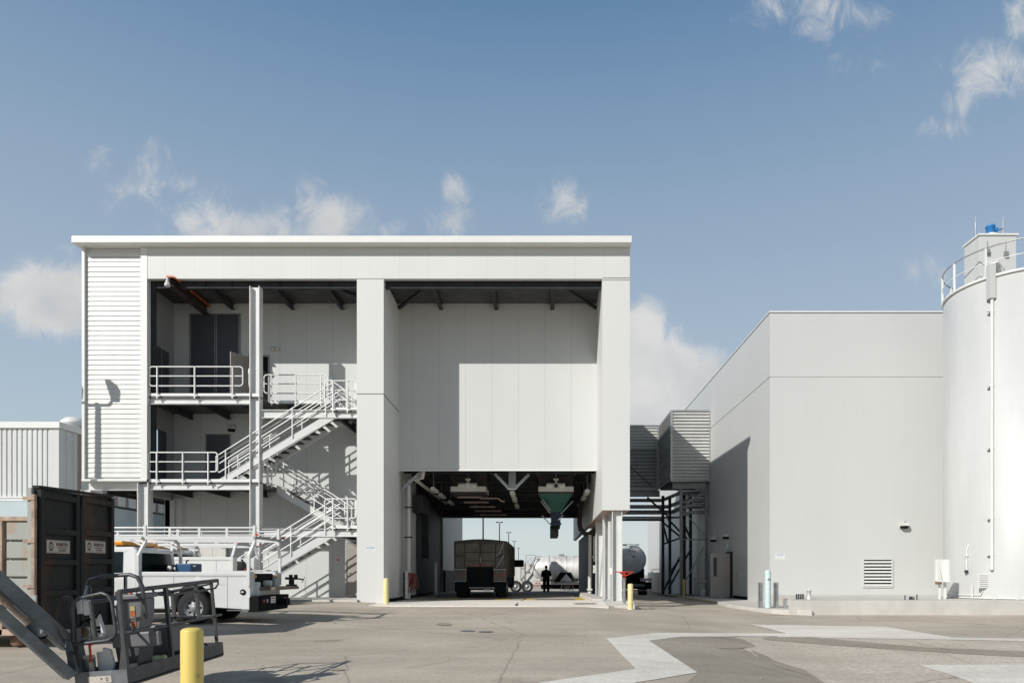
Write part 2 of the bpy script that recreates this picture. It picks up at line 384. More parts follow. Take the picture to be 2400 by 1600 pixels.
def ground_mat(name, base, dark, light, speck=0., fine=38., stains=True, streak=(1, 1, 1)):
    m = bpy.data.materials.new(name); m.use_nodes = True; t = m.node_tree; b = t.nodes['Principled BSDF']; lk = t.links.new
    b.inputs['Roughness'].default_value = .9; b.inputs['Specular IOR Level'].default_value = .25
    c = t.nodes.new('ShaderNodeTexCoord')
    def noise(sc, det, ro, st=(1, 1, 1), dist=0):
        mp = t.nodes.new('ShaderNodeMapping'); mp.inputs['Scale'].default_value = st; lk(c.outputs['Object'], mp.inputs[0])
        n = t.nodes.new('ShaderNodeTexNoise'); n.inputs['Scale'].default_value = sc; n.inputs['Detail'].default_value = det; n.inputs['Roughness'].default_value = ro; n.inputs['Distortion'].default_value = dist
        lk(mp.outputs[0], n.inputs['Vector']); return n.outputs[0]
    def ramp(src, p0, c0, p1, c1):
        r = t.nodes.new('ShaderNodeValToRGB'); lk(src, r.inputs[0]); e = r.color_ramp.elements
        e[0].position = p0; e[0].color = (*c0, 1); e[1].position = p1; e[1].color = (*c1, 1); return r.outputs[0]
    def mul(a, bb):
        n = t.nodes.new('ShaderNodeMix'); n.data_type = 'RGBA'; n.blend_type = 'MULTIPLY'; n.inputs[0].default_value = 1
        lk(a, n.inputs[6]); lk(bb, n.inputs[7]); return n.outputs[2]
    g = lambda v: (v, v, v)
    col = ramp(noise(.35, 6, .6, streak), .36, dark, .64, light)
    col = mul(col, ramp(noise(fine, 3, .7), .3, g(.88 - speck), .7, g(1.08 + speck)))
    col = mul(col, ramp(noise(4., 6, .7, (1, 2.2, 1)), .35, g(.94), .65, g(1.04)))
    col = mul(col, ramp(noise(.9, 3, .5, (.25, 1.6, 1)), .38, g(.93), .62, g(1.04)))
    col = mul(col, ramp(noise(14, 4, .75, (1, .7, 1)), .36, g(.90), .64, g(1.07)))
    if stains:
        wv = t.nodes.new('ShaderNodeTexVoronoi'); wv.feature = 'DISTANCE_TO_EDGE'; wv.inputs['Scale'].default_value = .22
        wm = t.nodes.new('ShaderNodeMix'); wm.data_type = 'RGBA'; wm.inputs[0].default_value = .12; nn_ = t.nodes.new('ShaderNodeTexNoise'); nn_.inputs['Scale'].default_value = 1.7; nn_.inputs['Detail'].default_value = 6; lk(c.outputs['Object'], nn_.inputs['Vector'])
        lk(c.outputs['Object'], wm.inputs[6]); lk(nn_.outputs['Color'], wm.inputs[7]); lk(wm.outputs[2], wv.inputs['Vector'])
        col = mul(col, ramp(wv.outputs['Distance'], .0015, (.66, .64, .62), .004, g(1)))
        col = mul(col, ramp(noise(.55, 3, .5, (1, 1, 1), .6), .28, (.72, .70, .68), .36, g(1)))
        vo = t.nodes.new('ShaderNodeTexVoronoi'); vo.inputs['Scale'].default_value = 1.1; lk(c.outputs['Object'], vo.inputs['Vector'])
        col = mul(col, ramp(vo.outputs['Distance'], .03, (.62, .6, .58), .075, g(1)))
    lk(col, b.inputs['Base Color'])
    bp = t.nodes.new('ShaderNodeBump'); bp.inputs['Strength'].default_value = .25; bp.inputs['Distance'].default_value = .01
    lk(noise(60, 3, .7), bp.inputs['Height']); lk(bp.outputs[0], b.inputs['Normal'])
    MC[name] = m; return m
ground_mat('asphalt', None, (.46, .402, .328), (.56, .493, .405))
ground_mat('asphalt_dark', None, (.335, .292, .233), (.41, .36, .294))
ground_mat('gravel_conc', None, (.54, .465, .38), (.64, .56, .47), speck=.12, fine=14)
ground_mat('conc_light', None, (.73, .68, .60), (.83, .78, .70), fine=25, stains=False, streak=(1, 3, 1))
ground_mat('conc_white', None, (.80, .75, .67), (.87, .82, .74), fine=25, stains=False, streak=(1, 3, 1))
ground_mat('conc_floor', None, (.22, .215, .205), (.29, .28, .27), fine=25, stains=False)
def axis_pts(lo, hi, fine_lo, fine_hi, st, grow=1.35):
    p = []; v = fine_lo
    while v <= fine_hi + 1e-6: p.append(v); v += st
    d = st; v = fine_hi
    while v < hi: d *= grow; v = min(hi, v + d); p.append(v)
    d = st; v = fine_lo
    while v > lo: d *= grow; v = max(lo, v - d); p.insert(0, v)
    return p
gxs = axis_pts(-900, 900, -22, 26, .5); gys = axis_pts(-60, 1600, 4, 62, .5)
vs = [(x, y, gz(x, y)) for y in gys for x in gxs]; n = len(gxs)
fs = [(j * n + i, j * n + i + 1, (j + 1) * n + i + 1, (j + 1) * n + i) for j in range(len(gys) - 1) for i in range(n - 1)]
g = MB(); g.add(vs, fs); g.build('ground', 'asphalt', kind='structure')
def gpoly(pts): return [gpt(*p) for p in pts]
def struct_sheet(name, pts, m, dz, world=False): sheet(name, pts if world else gpoly(pts), m, dz, kind='structure')
# concrete swale strip, zig-zag
Z1 = lambda x, y: (1200 + x / 3.92, 1400 + y / 3.92)
Z2 = lambda x, y: (1800 + x / 3.92, 1400 + y / 3.92)
def jag(pts, step=16, amp=1.0, seed=3):
    r = random.Random(seed); out = []
    for i in range(len(pts)):
        a, b = pts[i], pts[(i + 1) % len(pts)]; L_ = math.dist(a, b); k = max(1, int(L_ / step)); out.append(a)
        for j in range(1, k):
            t = j / k; out.append((a[0] + (b[0] - a[0]) * t + r.uniform(-amp, amp), a[1] + (b[1] - a[1]) * t + r.uniform(-amp, amp) * .35))
    return out
struct_sheet('concrete_strip', jag([Z1(868, 376), Z1(1330, 324), Z1(2352, 328), Z2(330, 330), (1884, 1491), Z1(2060, 356), Z1(1560, 360), Z1(1260, 396), Z1(1705, 688), Z1(1090, 790), (1420, 1606), (1100, 1670), (1000, 1670), Z1(280, 778), Z1(1135, 655)], 20, .8), 'conc_light', .008)
struct_sheet('concrete_gutter', jag([Z1(2175, 246), Z2(0, 250), Z2(1090, 270), Z2(1700, 368), Z2(2352, 376), (2460, 1497), (2460, 1503), Z2(2352, 402), Z2(1500, 385), Z2(500, 372), Z2(80, 366), Z2(160, 328), Z2(0, 286)], 30, .4), 'conc_light', .012)
struct_sheet('gravel_concrete', jag([Z1(2040, 362), Z2(80, 366), Z2(500, 372), Z2(1500, 385), Z2(2352, 402), (2460, 1503), (2800, 1512), (2800, 1700), (2030, 1700), (1942, 1604), Z2(520, 780), Z2(350, 670), Z2(80, 590), Z2(0, 548), Z1(2260, 545), Z1(2190, 500), Z1(2120, 470), Z1(2250, 450), Z1(2130, 385)], 10, 1.2), 'gravel_conc', .006)
struct_sheet('asphalt_patch', jag([Z2(0, 364), Z2(430, 366), Z2(1000, 418), Z2(1500, 462), Z2(2352, 492), (2480, 1534), (2480, 1548), Z2(2352, 548), Z2(1900, 525), Z2(1200, 480), Z2(600, 440), Z2(0, 392), Z1(2290, 375)], 18, .8), 'asphalt_dark', .012)
struct_sheet('smooth_concrete', jag([Z2(1390, 622), Z2(2352, 618), (2600, 1565), (2800, 1640), (2500, 1680), (2290, 1604), Z2(1760, 740)], 24, .6), 'conc_light', .012)
struct_sheet('damp_asphalt', jag([Z1(2190, 480), Z1(2352, 540), Z2(0, 560), Z2(80, 600), Z2(350, 682), Z2(505, 784), (1936, 1612), (1926, 1606), Z2(380, 720), Z2(100, 640), Z1(2352, 590), Z1(2230, 520)], 12, 1.0), 'asphalt_dark', .010)
struct_sheet('dark_asphalt', jag([Z1(1262, 398), Z1(1560, 361), Z1(2060, 358), Z1(2130, 386), Z1(2250, 448), Z1(2120, 470), Z1(2190, 500), Z1(2260, 545), Z2(0, 552), Z2(80, 592), Z2(350, 674), Z2(515, 782), (1938, 1606), (1940, 1640), (1560, 1640), Z1(1710, 690)], 18, .6, 5), 'asphalt_dark', .004)
# building slab, passage floor
B = thing('process_building', 'tall pale panelled building with a drive-through passage and open stair bay', 'industrial building', (-7, 35, 0))
mb = MB(); mb.box(wx(560, 27.3) - 4, -7.05, 27.28, YB + 2, -.4, .13); mb.build('stair_slab', 'concrete', B)
mb = MB()
mb.add([(-6.95, 25.75, gz(-6, 25.75) + .012), (2.4, 25.65, gz(1, 25.65) + .012), (2.4, 27.6, .012), (-6.95, 27.6, .012), (-6.95, 25.75, -.4), (2.4, 25.65, -.4), (2.4, 30.8, -.008), (-6.06, 30.8, -.008), (-6.06, 27.6, .012)], [(0, 1, 2, 3), (0, 4, 5, 1), (8, 2, 6, 7)])
mb.build('apron', MC['conc_white'], kind='structure')
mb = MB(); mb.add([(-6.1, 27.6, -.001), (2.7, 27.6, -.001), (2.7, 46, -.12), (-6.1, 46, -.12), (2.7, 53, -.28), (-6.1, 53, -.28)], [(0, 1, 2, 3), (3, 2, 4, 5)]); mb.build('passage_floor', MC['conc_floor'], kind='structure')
def ps(x0, x1, y0, y1, x2=None, x3=None):
    z = lambda y: -.001 - (y - 27.6) / 18.4 * .12 + .005
    x2 = x0 if x2 is None else x2; x3 = x1 if x3 is None else x3
    return [(x0, y0, z(y0)), (x1, y0, z(y0)), (x3, y1, z(y1)), (x2, y1, z(y1))]
mb = MB()
for (a, b_, y0, y1) in ((-4.55, -3.6, 30.85, 35.2), (-2.1, -1.4, 30.85, 35.2), (-.85, -.3, 30.85, 35.2), (1.5, 2.0, 30.85, 35.2)): mb.add(ps(a, b_, y0, y1), [(0, 1, 2, 3)])
mb.build('yellow_marking', 'road_yellow', kind='structure')
mb = MB(); mb.add(ps(-.28, 1.45, 30.9, 42.0, -.28, 1.45), [(0, 1, 2, 3)]); mb.add([(1.1, 26.6, .02), (2.1, 26.75, .02), (2.0, 27.1, .02), (1.3, 27.0, .02)], [(0, 1, 2, 3)]); mb.build('weighbridge_plate', 'concrete_dark', kind='structure')
mb = MB(); mb.bar((-.95, 25.8, .0), (-.75, 33.5, -.03), .035, .03); mb.build('floor_joint_angle', 'brown_steel', kind='structure')

# =================================================================== PROCESS BUILDING shell
xl = -17.66; xr = 3.38
z_top = wz(552, 27.08); z_fb = wz(568, 27.08)
mb = MB(); mb.box(-17.81, xr + .03, 27.08, 45, z_fb, z_top); mb.build('roof', 'trim', B, bevel=.015)
mb = MB(); zh = wz(653, YF); mb.box(-15.4, xr, YF, YF + .22, zh, z_fb - .01); mb.build('header_wall', 'panel', B)
mb = MB(); mb.box(xl, -15.4, YF + .12, YF + .2, wz(1122, YF), z_fb - .01)
mb.build('louvre_backing', 'steel_white', B)
mb = MB(); p = .1885; z = wz(1118, YF); prof = []
while z < wz(578, YF) - p:
    prof += [(z, -.012), (z + .012, -.012), (z + .014, -.05), (z + .176, -.036), (z + .178, -.012)]; z += p
mb.ribs(prof, 2, 0, wx(199, YF), wx(330, YF), YF + .12); mb.build('louvre_panel', 'louvre', B)
mb = MB(); mb.box(xl - .01, xl + .09, YF - .02, YF + .3, wz(1125, YF), z_fb - .01); mb.build('corner_trim', 'trim', B)
mb = MB(); mb.box(-15.41, -15.17, YF - .015, YF + .25, wz(1127, YF), z_fb - .01); mb.build('corner_trim', 'trim', B)
mb = MB(); mb.box(xl - .02, -15.17, YF - .03, YF + .2, wz(1127, YF), wz(1122, YF)); mb.build('bottom_trim', 'trim', B)
mb = MB(); mb.box(xl, xl + .08, YF + .3, 44, 8.2, z_fb - .01); mb.build('end_wall', 'panel_plain', B)
# left bay inner wall with the open doorway on level 2
zL2 = EYE + 3.57; zL3 = EYE + 6.87; zC = 12.62
mb = MB(); XL = -15.62
mb.box(XL - .15, XL, 27.85, YB, zL2 - .45, zL2); mb.box(XL - .15, XL, 27.85, 28.7, zL2, zC); mb.box(XL - .15, XL, 29.8, YB, zL2, zC); mb.box(XL - .15, XL, 28.7, 29.8, EYE + 5.9, zC)
mb.build('bay_side_wall', 'bay_wall_shaded', B)
d = MB(); d.box(XL - .08, XL - .03, 29.25, 29.8, zL2, EYE + 5.9); dd = d.build('door', 'dark_door', B)
h = MB(); h.box(XL - .04, XL + .05, 29.3, 29.33, zL2 + 1, zL2 + 1.12); h.build('handle', 'galv', dd)
d = MB(); d.box(XL - .02, XL + .03, 28.78, 29.92, zL3, EYE + 9.24); dd = d.build('door', 'dark_door', B)
h = MB(); h.box(XL + .03, XL + .06, 29.3, 29.32, zL3, EYE + 9.2); h.build('astragal', 'galv', dd)
# back walls
mb = MB(); mb.box(-16.02, -7.0, YB, YB + .25, .0, zL2 - .35); mb.box(XL, -7.0, YB, YB + .25, zL2 - .35, zC); mb.build('stair_bay_back_wall', 'backwall', B)
zo = wz(1102, YB)
mb = MB(); mb.box(-6.2, 2.32, YB, YB + .25, zo, zC); mb.build('passage_upper_wall', 'backwall', B)
mb = MB(); mb.box(-6.08, 2.32, YB - .03, YB, zo - .02, zo + .03); mb.build('wall_edge_trim', 'trim', B)
# piers
mb = MB(); mb.box(-7.11, -6.08, YF - .004, YB + .1, -.3, zh); mb.build('pier', 'panel_plain', B)
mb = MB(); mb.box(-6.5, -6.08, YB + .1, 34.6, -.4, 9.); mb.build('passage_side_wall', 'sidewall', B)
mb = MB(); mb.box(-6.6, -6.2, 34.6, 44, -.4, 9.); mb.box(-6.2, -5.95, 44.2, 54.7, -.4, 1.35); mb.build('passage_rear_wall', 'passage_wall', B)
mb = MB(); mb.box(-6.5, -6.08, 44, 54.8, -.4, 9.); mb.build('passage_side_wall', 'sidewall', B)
mb = MB(); mb.box(-7.115, -6.07, YF - .012, YF - .002, wz(923.5, YF), wz(922, YF)); mb.box(-6.085, -6.068, YF - .012, YB, wz(923.5, YF) - .03, wz(922, YF) - .02)
mb.box(2.33, xr + .006, YF - .012, YF - .002, wz(652, YF), wz(651, YF)); mb.box(2.33, xr + .006, YF - .012, YF - .002, wz(657, YF), wz(656, YF)); mb.box(-7.115, -6.07, YF - .010, YF - .002, wz(654, YF), wz(653, YF))
mb.build('panel_joint', 'reveal', B)
mb = MB(); mb.box(-6.2, -6.03, YF + .3, 40, -.02, .13); mb.build('wall_base', 'black', B)
zb = wz(1195, YF)
mb = MB(); mb.box(2.32, xr, YF - .004, YF + .25, zb, zh); mb.box(2.32, 2.52, YF + .25, 52.6, zb, zC); mb.box(xr - .15, xr, YF + .25, 46, zb, zC); mb.build('pier', 'panel_plain', B)
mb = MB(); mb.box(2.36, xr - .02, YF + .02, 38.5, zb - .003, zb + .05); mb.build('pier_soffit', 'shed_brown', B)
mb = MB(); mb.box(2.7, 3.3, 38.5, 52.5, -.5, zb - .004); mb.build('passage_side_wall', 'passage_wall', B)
mb = MB(); mb.box(xl, xr, 44.6, 44.9, 6.6, z_fb); mb.box(-15.9, -6.5, 43, 43.3, -.3, 6.6); mb.box(-16.0, -15.8, YB, 43, 0, 5); mb.build('rear_wall', 'panel_plain', B)
# ceilings: ribbed roof deck
mb = MB(); prof = []; y = YF + .25
while y < YB:
    prof += [(y, 0), (y + .09, 0), (y + .12, .05), (y + .21, .05), (y + .24, 0)]; y += .24
mb.ribs(prof, 1, 0, XL, 2.5, zC - .06); mb.build('roof_deck', 'deck_metal', B)
mb = MB(); mb.box(xl, xr, YF + .25, 44.5, zC + .01, zC + .08); mb.build('roof_slab', 'deck_metal', B)
mb = MB(); ibeam_x(mb, -15.3, -7.12, 27.85, EYE + 11.09, zC - .07, .2, .03)
for px in (400, 480, 543, 655, 770): mb.box(wx(px, 27.8) - .01, wx(px, 27.8) + .01, 27.76, 27.84, EYE + 11.12, zC - .1)
mb.build('lintel_beam', 'steel_dark', B)
mb = MB(); ibeam_x(mb, -6.07, 2.31, 27.85, EYE + 11.09, zC - .07, .2, .03)
for px in (995, 1108, 1222, 1336): mb.box(wx(px, 27.8) - .01, wx(px, 27.8) + .01, 27.76, 27.84, EYE + 11.12, zC - .1)
mb.build('lintel_beam', 'steel_dark', B)
for X in (-4.27, -1.93, .44, -13.1, -10.55, -8.45):
    mb = MB(); ibeam_y(mb, X, 27.96, YB - .01, EYE + 11.2, zC - .07, .16); mb.build('roof_beam', 'steel_dark', B)
for (a, b_) in (((-4.5, 27.98), (-6.05, YB - .1)), ((.8, 27.98), (2.3, YB - .1)), ((-8.2, 27.98), (-7.0, 29.6))):
    mb = MB(); mb.bar((*a, EYE + 11.25), (*b_, EYE + 11.25), .1, .12); mb.build('roof_brace', 'steel_dark', B)
# orange hoist rail
mb = MB(); ibeam_y(mb, -14.2, 27.3, YB - .05, EYE + 10.98, EYE + 11.36, .26, .03); hr = mb.build('hoist_rail', 'brown_steel', B)
mb = MB(); mb.box(-14.07, -14.03, 27.3, YB - .05, EYE + 11.30, EYE + 11.36); mb.box(-14.34, -14.07, 27.295, 27.31, EYE + 11.32, EYE + 11.38); mb.build('orange_edge', 'orange', hr)
mb = MB(); mb.box(-14.36, -14.18, 27.22, 27.3, EYE + 11.0, EYE + 11.08); mb.lathe([(0, -.3), (.1, -.3), (.11, -.22), (.06, -.16), (.07, -.1), (.04, -.04), (.05, .03), (0, .03)], (-14.27, 27.27, EYE + 11.25), 12); mb.build('trolley', 'offwhite', hr)
# columns
XC = wx(600, 27.7)
for (x, y, z0, z1, w, dz_) in ((XC, 27.72, .13, EYE + 11.09, .38, .36), (-15.37, 27.72, -.1, EYE + 3.55, .42, .36), (wx(209, 27.8), 27.75, -.1, EYE + 3.25, .38, .34), (-15.37, YB - .1, -.1, EYE + 3.2, .3, .3)):
    mb = MB(); hbeam_v(mb, x, y, z0, z1, w, dz_, .028); mb.build('column', 'steel_white', B)
mb = MB(); mb.box(-15.2, -15.05, 27.8, 27.95, EYE + 3.6, zC - .1); mb.build('column', 'steel_dark', B)
# deck beams and floors
def deck_beam(x0, x1, zt, zb_, y=27.7, m='steel_white'):
    mb = MB(); mb.box(x0, x1, y - .1, y + .1, zt - .022, zt); mb.box(x0, x1, y - .1, y + .1, zb_, zb_ + .02); mb.box(x0, x1, y - .012, y + .012, zb_ + .02, zt - .022); return mb.build('deck_beam', m, B)
deck_beam(-15.15, XC - .19, wz(927.5, 27.6), wz(946, 27.6)); deck_beam(-15.15, XC - .19, wz(1129.5, 27.6), wz(1147, 27.6))
deck_beam(XC + .19, -7.12, wz(959.5, 27.6), wz(978.8, 27.6)); deck_beam(XC + .19, -7.12, wz(1238, 27.6), wz(1257, 27.6)); deck_beam(wx(199, 27.6), -15.6, wz(1127.5, 27.6), wz(1147, 27.6), 27.85)
def deck(x0, x1, y0, y1, z, nb=3):
    mb = MB(); mb.box(x0, x1, y0, y1, z - .07, z - .02); f = mb.build('floor_deck', 'deck_metal', B)
    for i in range(nb):
        mb = MB(); X = x0 + (i + .5) * (x1 - x0) / nb; ibeam_y(mb, X, y0 + .15, y1 - .02, z - .33, z - .075, .12); mb.build('joist', 'steel_dark', f)
    mb = MB(); mb.box(x0, x1, y0, y0 + .012, z - .02, z + .1); mb.build('toe_plate', 'rail', f)
deck(XL + .02, XC + .2, 27.6, YB - .01, zL3); deck(XL + .02, XC + .2, 27.6, YB - .01, zL2); deck(XC + .25, -8.5, 28.72, YB - .01, zL3, 2)
deck(-8.15, -7.12, 27.6, YB - .01, EYE + 6.33, 2); deck(-8.15, -7.12, 27.6, YB - .01, EYE + 1.78, 2)
deck(-17.5, XL - .2, 27.95, 36, zL2 - .1, 2)
# doors
def slab_door(name, x0, x1, y, z0, z1, m, hx, leafs=1, closer=False):
    f = MB(); f.box(x0 - .05, x1 + .05, y - .03, y - .001, z0, z1 + .05); fr = f.build('door_frame', 'steel_grey', B)
    w = (x1 - x0) / leafs
    for i in range(leafs):
        mb = MB(); mb.box(x0 + i * w + .006, x0 + (i + 1) * w - .006, y - .05, y - .03, z0 + .01, z1); dr = mb.build(name, m, B)
        h = MB(); X = x0 + i * w + (w - .1 if (i == 0 and hx > 0) else .1); h.tube([(X, y - .05, z0 + 1.02), (X, y - .11, z0 + 1.02), (X - .12 * hx, y - .11, z0 + 1.02)], .012, 6); h.build('handle', 'galv', dr)
        if i == 0 and leafs == 1:
            k = MB(); k.box(x0 + .05, x1 - .05, y - .055, y - .05, z0 + .02, z0 + .13); k.build('kick_plate', 'galv', dr)
slab_door('door', wx(466, YB), wx(533, YB), YB, .13, wz(1276, YB), 'offwhite', 1, 2)
slab_door('door', wx(814, YB), -7.16, YB, .13, wz(1273, YB), 'tan_door', -1)
slab_door('door', wx(485, YB), wx(539, YB), YB, zL2, wz(1019, YB), 'dark_door', 1)
slab_door('tall_hatch_door', wx(447, YB), wx(562, YB), YB, zL3, wz(738, YB), 'dark_door', 1, 2)
for X in (wx(448, YB), wx(505, YB), wx(509, YB), wx(561, YB)):
    f = MB(); f.box(X - .012, X + .012, YB - .058, YB - .051, zL3, wz(738, YB)); f.build('door_astragal', 'galv', B)
f = MB(); f.box(-12.45, -11.55, YB - .03, YB - .001, zL3, EYE + 9.3); fr = f.build('door_frame', 'steel_grey', B)
f = MB(); f.box(-12.38, -11.62, YB - .034, YB - .03, zL3, EYE + 9.22); f.build('dark_interior', 'black', fr)
mb = MB(); mb.bar((-12.42, YB - .05, zL3 + 1.16), (-12.85, YB - .86, zL3 + 1.16), .045, 2.3); dr = mb.build('door', 'tan_door', B)
mb = MB(); mb.box(-12.75, -12.55, 29.55, 29.62, zL3 + .02, zL3 + .2); mb.build('kick_plate', 'blue', dr)

# =================================================================== STAIR
S = thing('steel_staircase', 'white painted steel staircase with pipe handrails zig-zagging up the open bay of the tall building', 'staircase', (-10.3, 28.9, .13))
R0 = .026
def flight(y0, y1, xt, zt, xb, zb_, name='flight'):
    n = max(3, round((zt - zb_) / .182)); dx = (xt - xb) / n; dz_ = (zt - zb_) / n; s = 1 if xt > xb else -1
    fl_ = thing(name, None, None); fl_.parent = S; fl_.location = (0, 0, 0)
    fl_.location = (0, 0, 0)
    o = MB(); 
    for yy_ in (y0, y1 - .05):
        q = MB(); e = .12 * s
        poly = [(xt + e, zt + .05), (xb - e, zb_ + .05 - .07), (xb - e, zb_ - .30), (xb + .25 * s, zb_ - .30 + .25 * s * (zt - zb_) / (xt - xb)), (xt + e, zt - .30)]
        poly = [(xt + e, zt + .06), (xb, zb_ + .06), (xb, zb_ - .0), (xb + .36 * s, zb_ - .0), (xt + e, zt - .29)] if zb_ < .5 else [(xt + e, zt + .06), (xb - e, zb_ + .03), (xb - e, zb_ - .25), (xt + e, zt - .29)]
        q.prism([(a, c) for a, c in poly], 1, yy_, yy_ + .012)
        # flanges
        sl = (zt - zb_) / (xt - xb)
        q.bar((xb, yy_ + .03, zb_ + .055), (xt + e, yy_ + .03, zt + .06), .06, .012); 
        q.bar((xb + .4 * s, yy_ + .03, zb_ + .4 * s * sl - .30), (xt + e, yy_ + .03, zt - .29), .06, .012)
        q.build('stringer', 'steel_white', fl_)
    t = MB()
    for i in range(1, n):
        X = xb + dx * i; Z = zb_ + dz_ * i
        t.box(X - .01 * s, X + (abs(dx) + .02) * s, y0 + .014, y1 - .05, Z - .035, Z)
    t.build('treads', 'steel_dark', fl_)
    nz_ = MB()
    for i in range(1, n + 1):
        X = xb + dx * i; Z = zb_ + dz_ * i; nz_.box(X - .03 * s, X + .01 * s, y0 + .02, y1 - .055, Z, Z + .006)
    nz_.build('nosings', 'warn_orange', fl_)
    for yy_ in (y0 - .02, y1 + .02):
        q = MB(); sl = (zt - zb_) / (xt - xb)
        for h in (1.05, .70, .36):
            a = (xb + .02 * s, yy_, zb_ + h); b_ = (xt, yy_, zt + h); q.tube([a, b_], R0, 8)
        q.tube([(xb + .02 * s, yy_, zb_ + 1.05), (xb - .10 * s, yy_, zb_ + .98), (xb - .10 * s, yy_, zb_ + .45), (xb + .02 * s, yy_, zb_ + .36)], R0, 8)
        L_ = abs(xt - xb); k = 2 if L_ < 3 else 3
        for i in range(k + 1):
            X = xb + (xt - xb) * (.06 + .88 * i / k); Z = zb_ + (X - xb) * sl; q.tube([(X, yy_, Z - .1), (X, yy_, Z + 1.05)], R0 + .002, 8)
        yi = yy_ + (.09 if yy_ < y0 else -.09); q.tube([(xb - .1 * s, yi, zb_ + .86), (xt, yi, zt + .86)], .016, 8)
        q.build('railing', 'rail', fl_)
    return fl_
flight(27.64, 28.72, -8.08, EYE + 6.33, -12.47, zL2); flight(29.15, 30.25, -10.68, zL2, -7.85, EYE + 1.78); flight(27.64, 28.72, -8.1, EYE + 1.78, -12.6, .13)
flight(29.15, 30.25, -8.62, zL3, -7.85, EYE + 6.33)
def guard(p0, p1, zb_, posts, parent=S, h=1.12, rr=.12, name='guard_rail'):
    """pipe guard with rounded ends from p0 to p1 (x,y), posts at fractions"""
    a = Vector((*p0, 0)); b_ = Vector((*p1, 0)); d = (b_ - a).normalized(); top = zb_ + h; low = zb_ + .38; mid = zb_ + .76; q = MB()
    def P(t, z): v = a + d * t; return (v.x, v.y, z)
    Lg = (b_ - a).length; pts = []
    for (t, z, a0) in ((rr, top - rr, 180), (Lg - rr, top - rr, 90), (Lg - rr, low + rr, 0), (rr, low + rr, -90)):
        for k in range(5):
            an = math.radians(a0 - 22.5 * k); pts.append(P(t + rr * math.cos(an), z + rr * math.sin(an)))
    q.tube(pts, R0, 8, closed=True); q.tube([P(0, mid), P(Lg, mid)], R0 - .003, 8)
    nrm = Vector((d.y, -d.x, 0)) * .04
    for f in posts:
        v = a + d * (Lg * f) + nrm; q.tube([(v.x, v.y, zb_ - .12), (v.x, v.y, top)], R0 + .006, 8); q.box(v.x - .06, v.x + .1, v.y - .03, v.y + .06, zb_ - .03, zb_ + .02)
    return q.build(name, 'rail', parent)
guard((wx(350, 27.58), 27.58), (wx(569, 27.58), 27.58), zL3, (.09, .49, .895)); guard((wx(347.5, 27.58), 27.58), (wx(510, 27.58), 27.58), zL2, (.13, .505, .87))
guard((XC - .3, 27.75), (XC - .3, 28.7), zL3, (.5,)); guard((wx(619, 28.7), 28.7), (wx(768, 28.7), 28.7), zL3, (.12, .5, .9))
guard((wx(761, 27.58), 27.58), (-7.15, 27.58), EYE + 6.33, (.27, .73)); guard((wx(761, 27.58), 27.58), (-7.15, 27.58), EYE + 1.78, (.27, .73))
guard((-7.3, 28.0), (-7.3, 29.1), EYE + 6.33, (.3, .8)); guard((-7.3, 28.0), (-7.3, 29.1), EYE + 1.78, (.3, .8)); guard((XC + .25, 27.8), (XC + .25, 28.7), zL2, (.3, .8)); guard((-12.2, 28.9), (-10.75, 28.9), zL2, (.2, .8))
# =================================================================== PLANT BUILDING (right)
Q = thing('plant_building', 'large windowless pale panelled building on the right with a square louvred vent in its front', 'industrial building', (17, 45, -.2))
XB = 10.06; YQ = 31.6; zq = EYE + 11.55; zg = EYE + 8.68
mat('q_front', (.575, .58, .565), .5, nz=.03, nscale=.4, stretch=(1, 1, .3), lo=.3, hi=.7); joints(MC['q_front'], 0, .55, .01, .2, .93)
mat('q_side', (.60, .605, .59), .5, nz=.03, nscale=.4, stretch=(1, 1, .3), lo=.3, hi=.7); joints(MC['q_side'], 1, .36, .02, .2, .9)
mb = MB(); mb.box(XB, 27, YQ, YQ + .2, -.5, zg - .03); mb.box(XB, 27, YQ, YQ + .2, zg + .03, zq); mb.box(XB + .02, 27, YQ + .02, YQ + .18, zg - .031, zg + .031); mb.build('front_wall', 'q_front', Q)
mb = MB(); mb.box(XB - .001, XB + .2, YQ + .2, 68, -.5, zg - .03); mb.box(XB - .001, XB + .2, YQ + .2, 68, zg + .03, zq); mb.box(XB + .02, XB + .2, YQ + .2, 68, zg - .031, zg + .031); mb.build('side_wall', 'q_side', Q)
mb = MB(); mb.box(XB - .02, 27, YQ - .02, YQ + .1, zq, zq + .06); mb.box(XB - .02, XB + .1, YQ + .1, 68.1, zq, zq + .06); mb.build('roof_coping', 'trim', Q)
mb = MB(); mb.box(XB - .012, 27, YQ - .012, YQ - .001, zq - .035, zq - .002); mb.box(XB - .012, XB - .002, YQ, 68, zq - .035, zq - .002); mb.build('coping_shadow_gap', 'reveal', Q)
mb = MB(); mb.box(XB + .1, 27, YQ + .1, 68, zq - .3, zq - .2); mb.box(XB, 27, 67.8, 68, -.5, zq); mb.build('roof_slab', 'deck_metal', Q)
mb = MB(); mb.box(XB - .015, XB - .002, YQ + 3.4, 37.6, -.15, 0.0); mb.build('wall_base', 'black', Q)
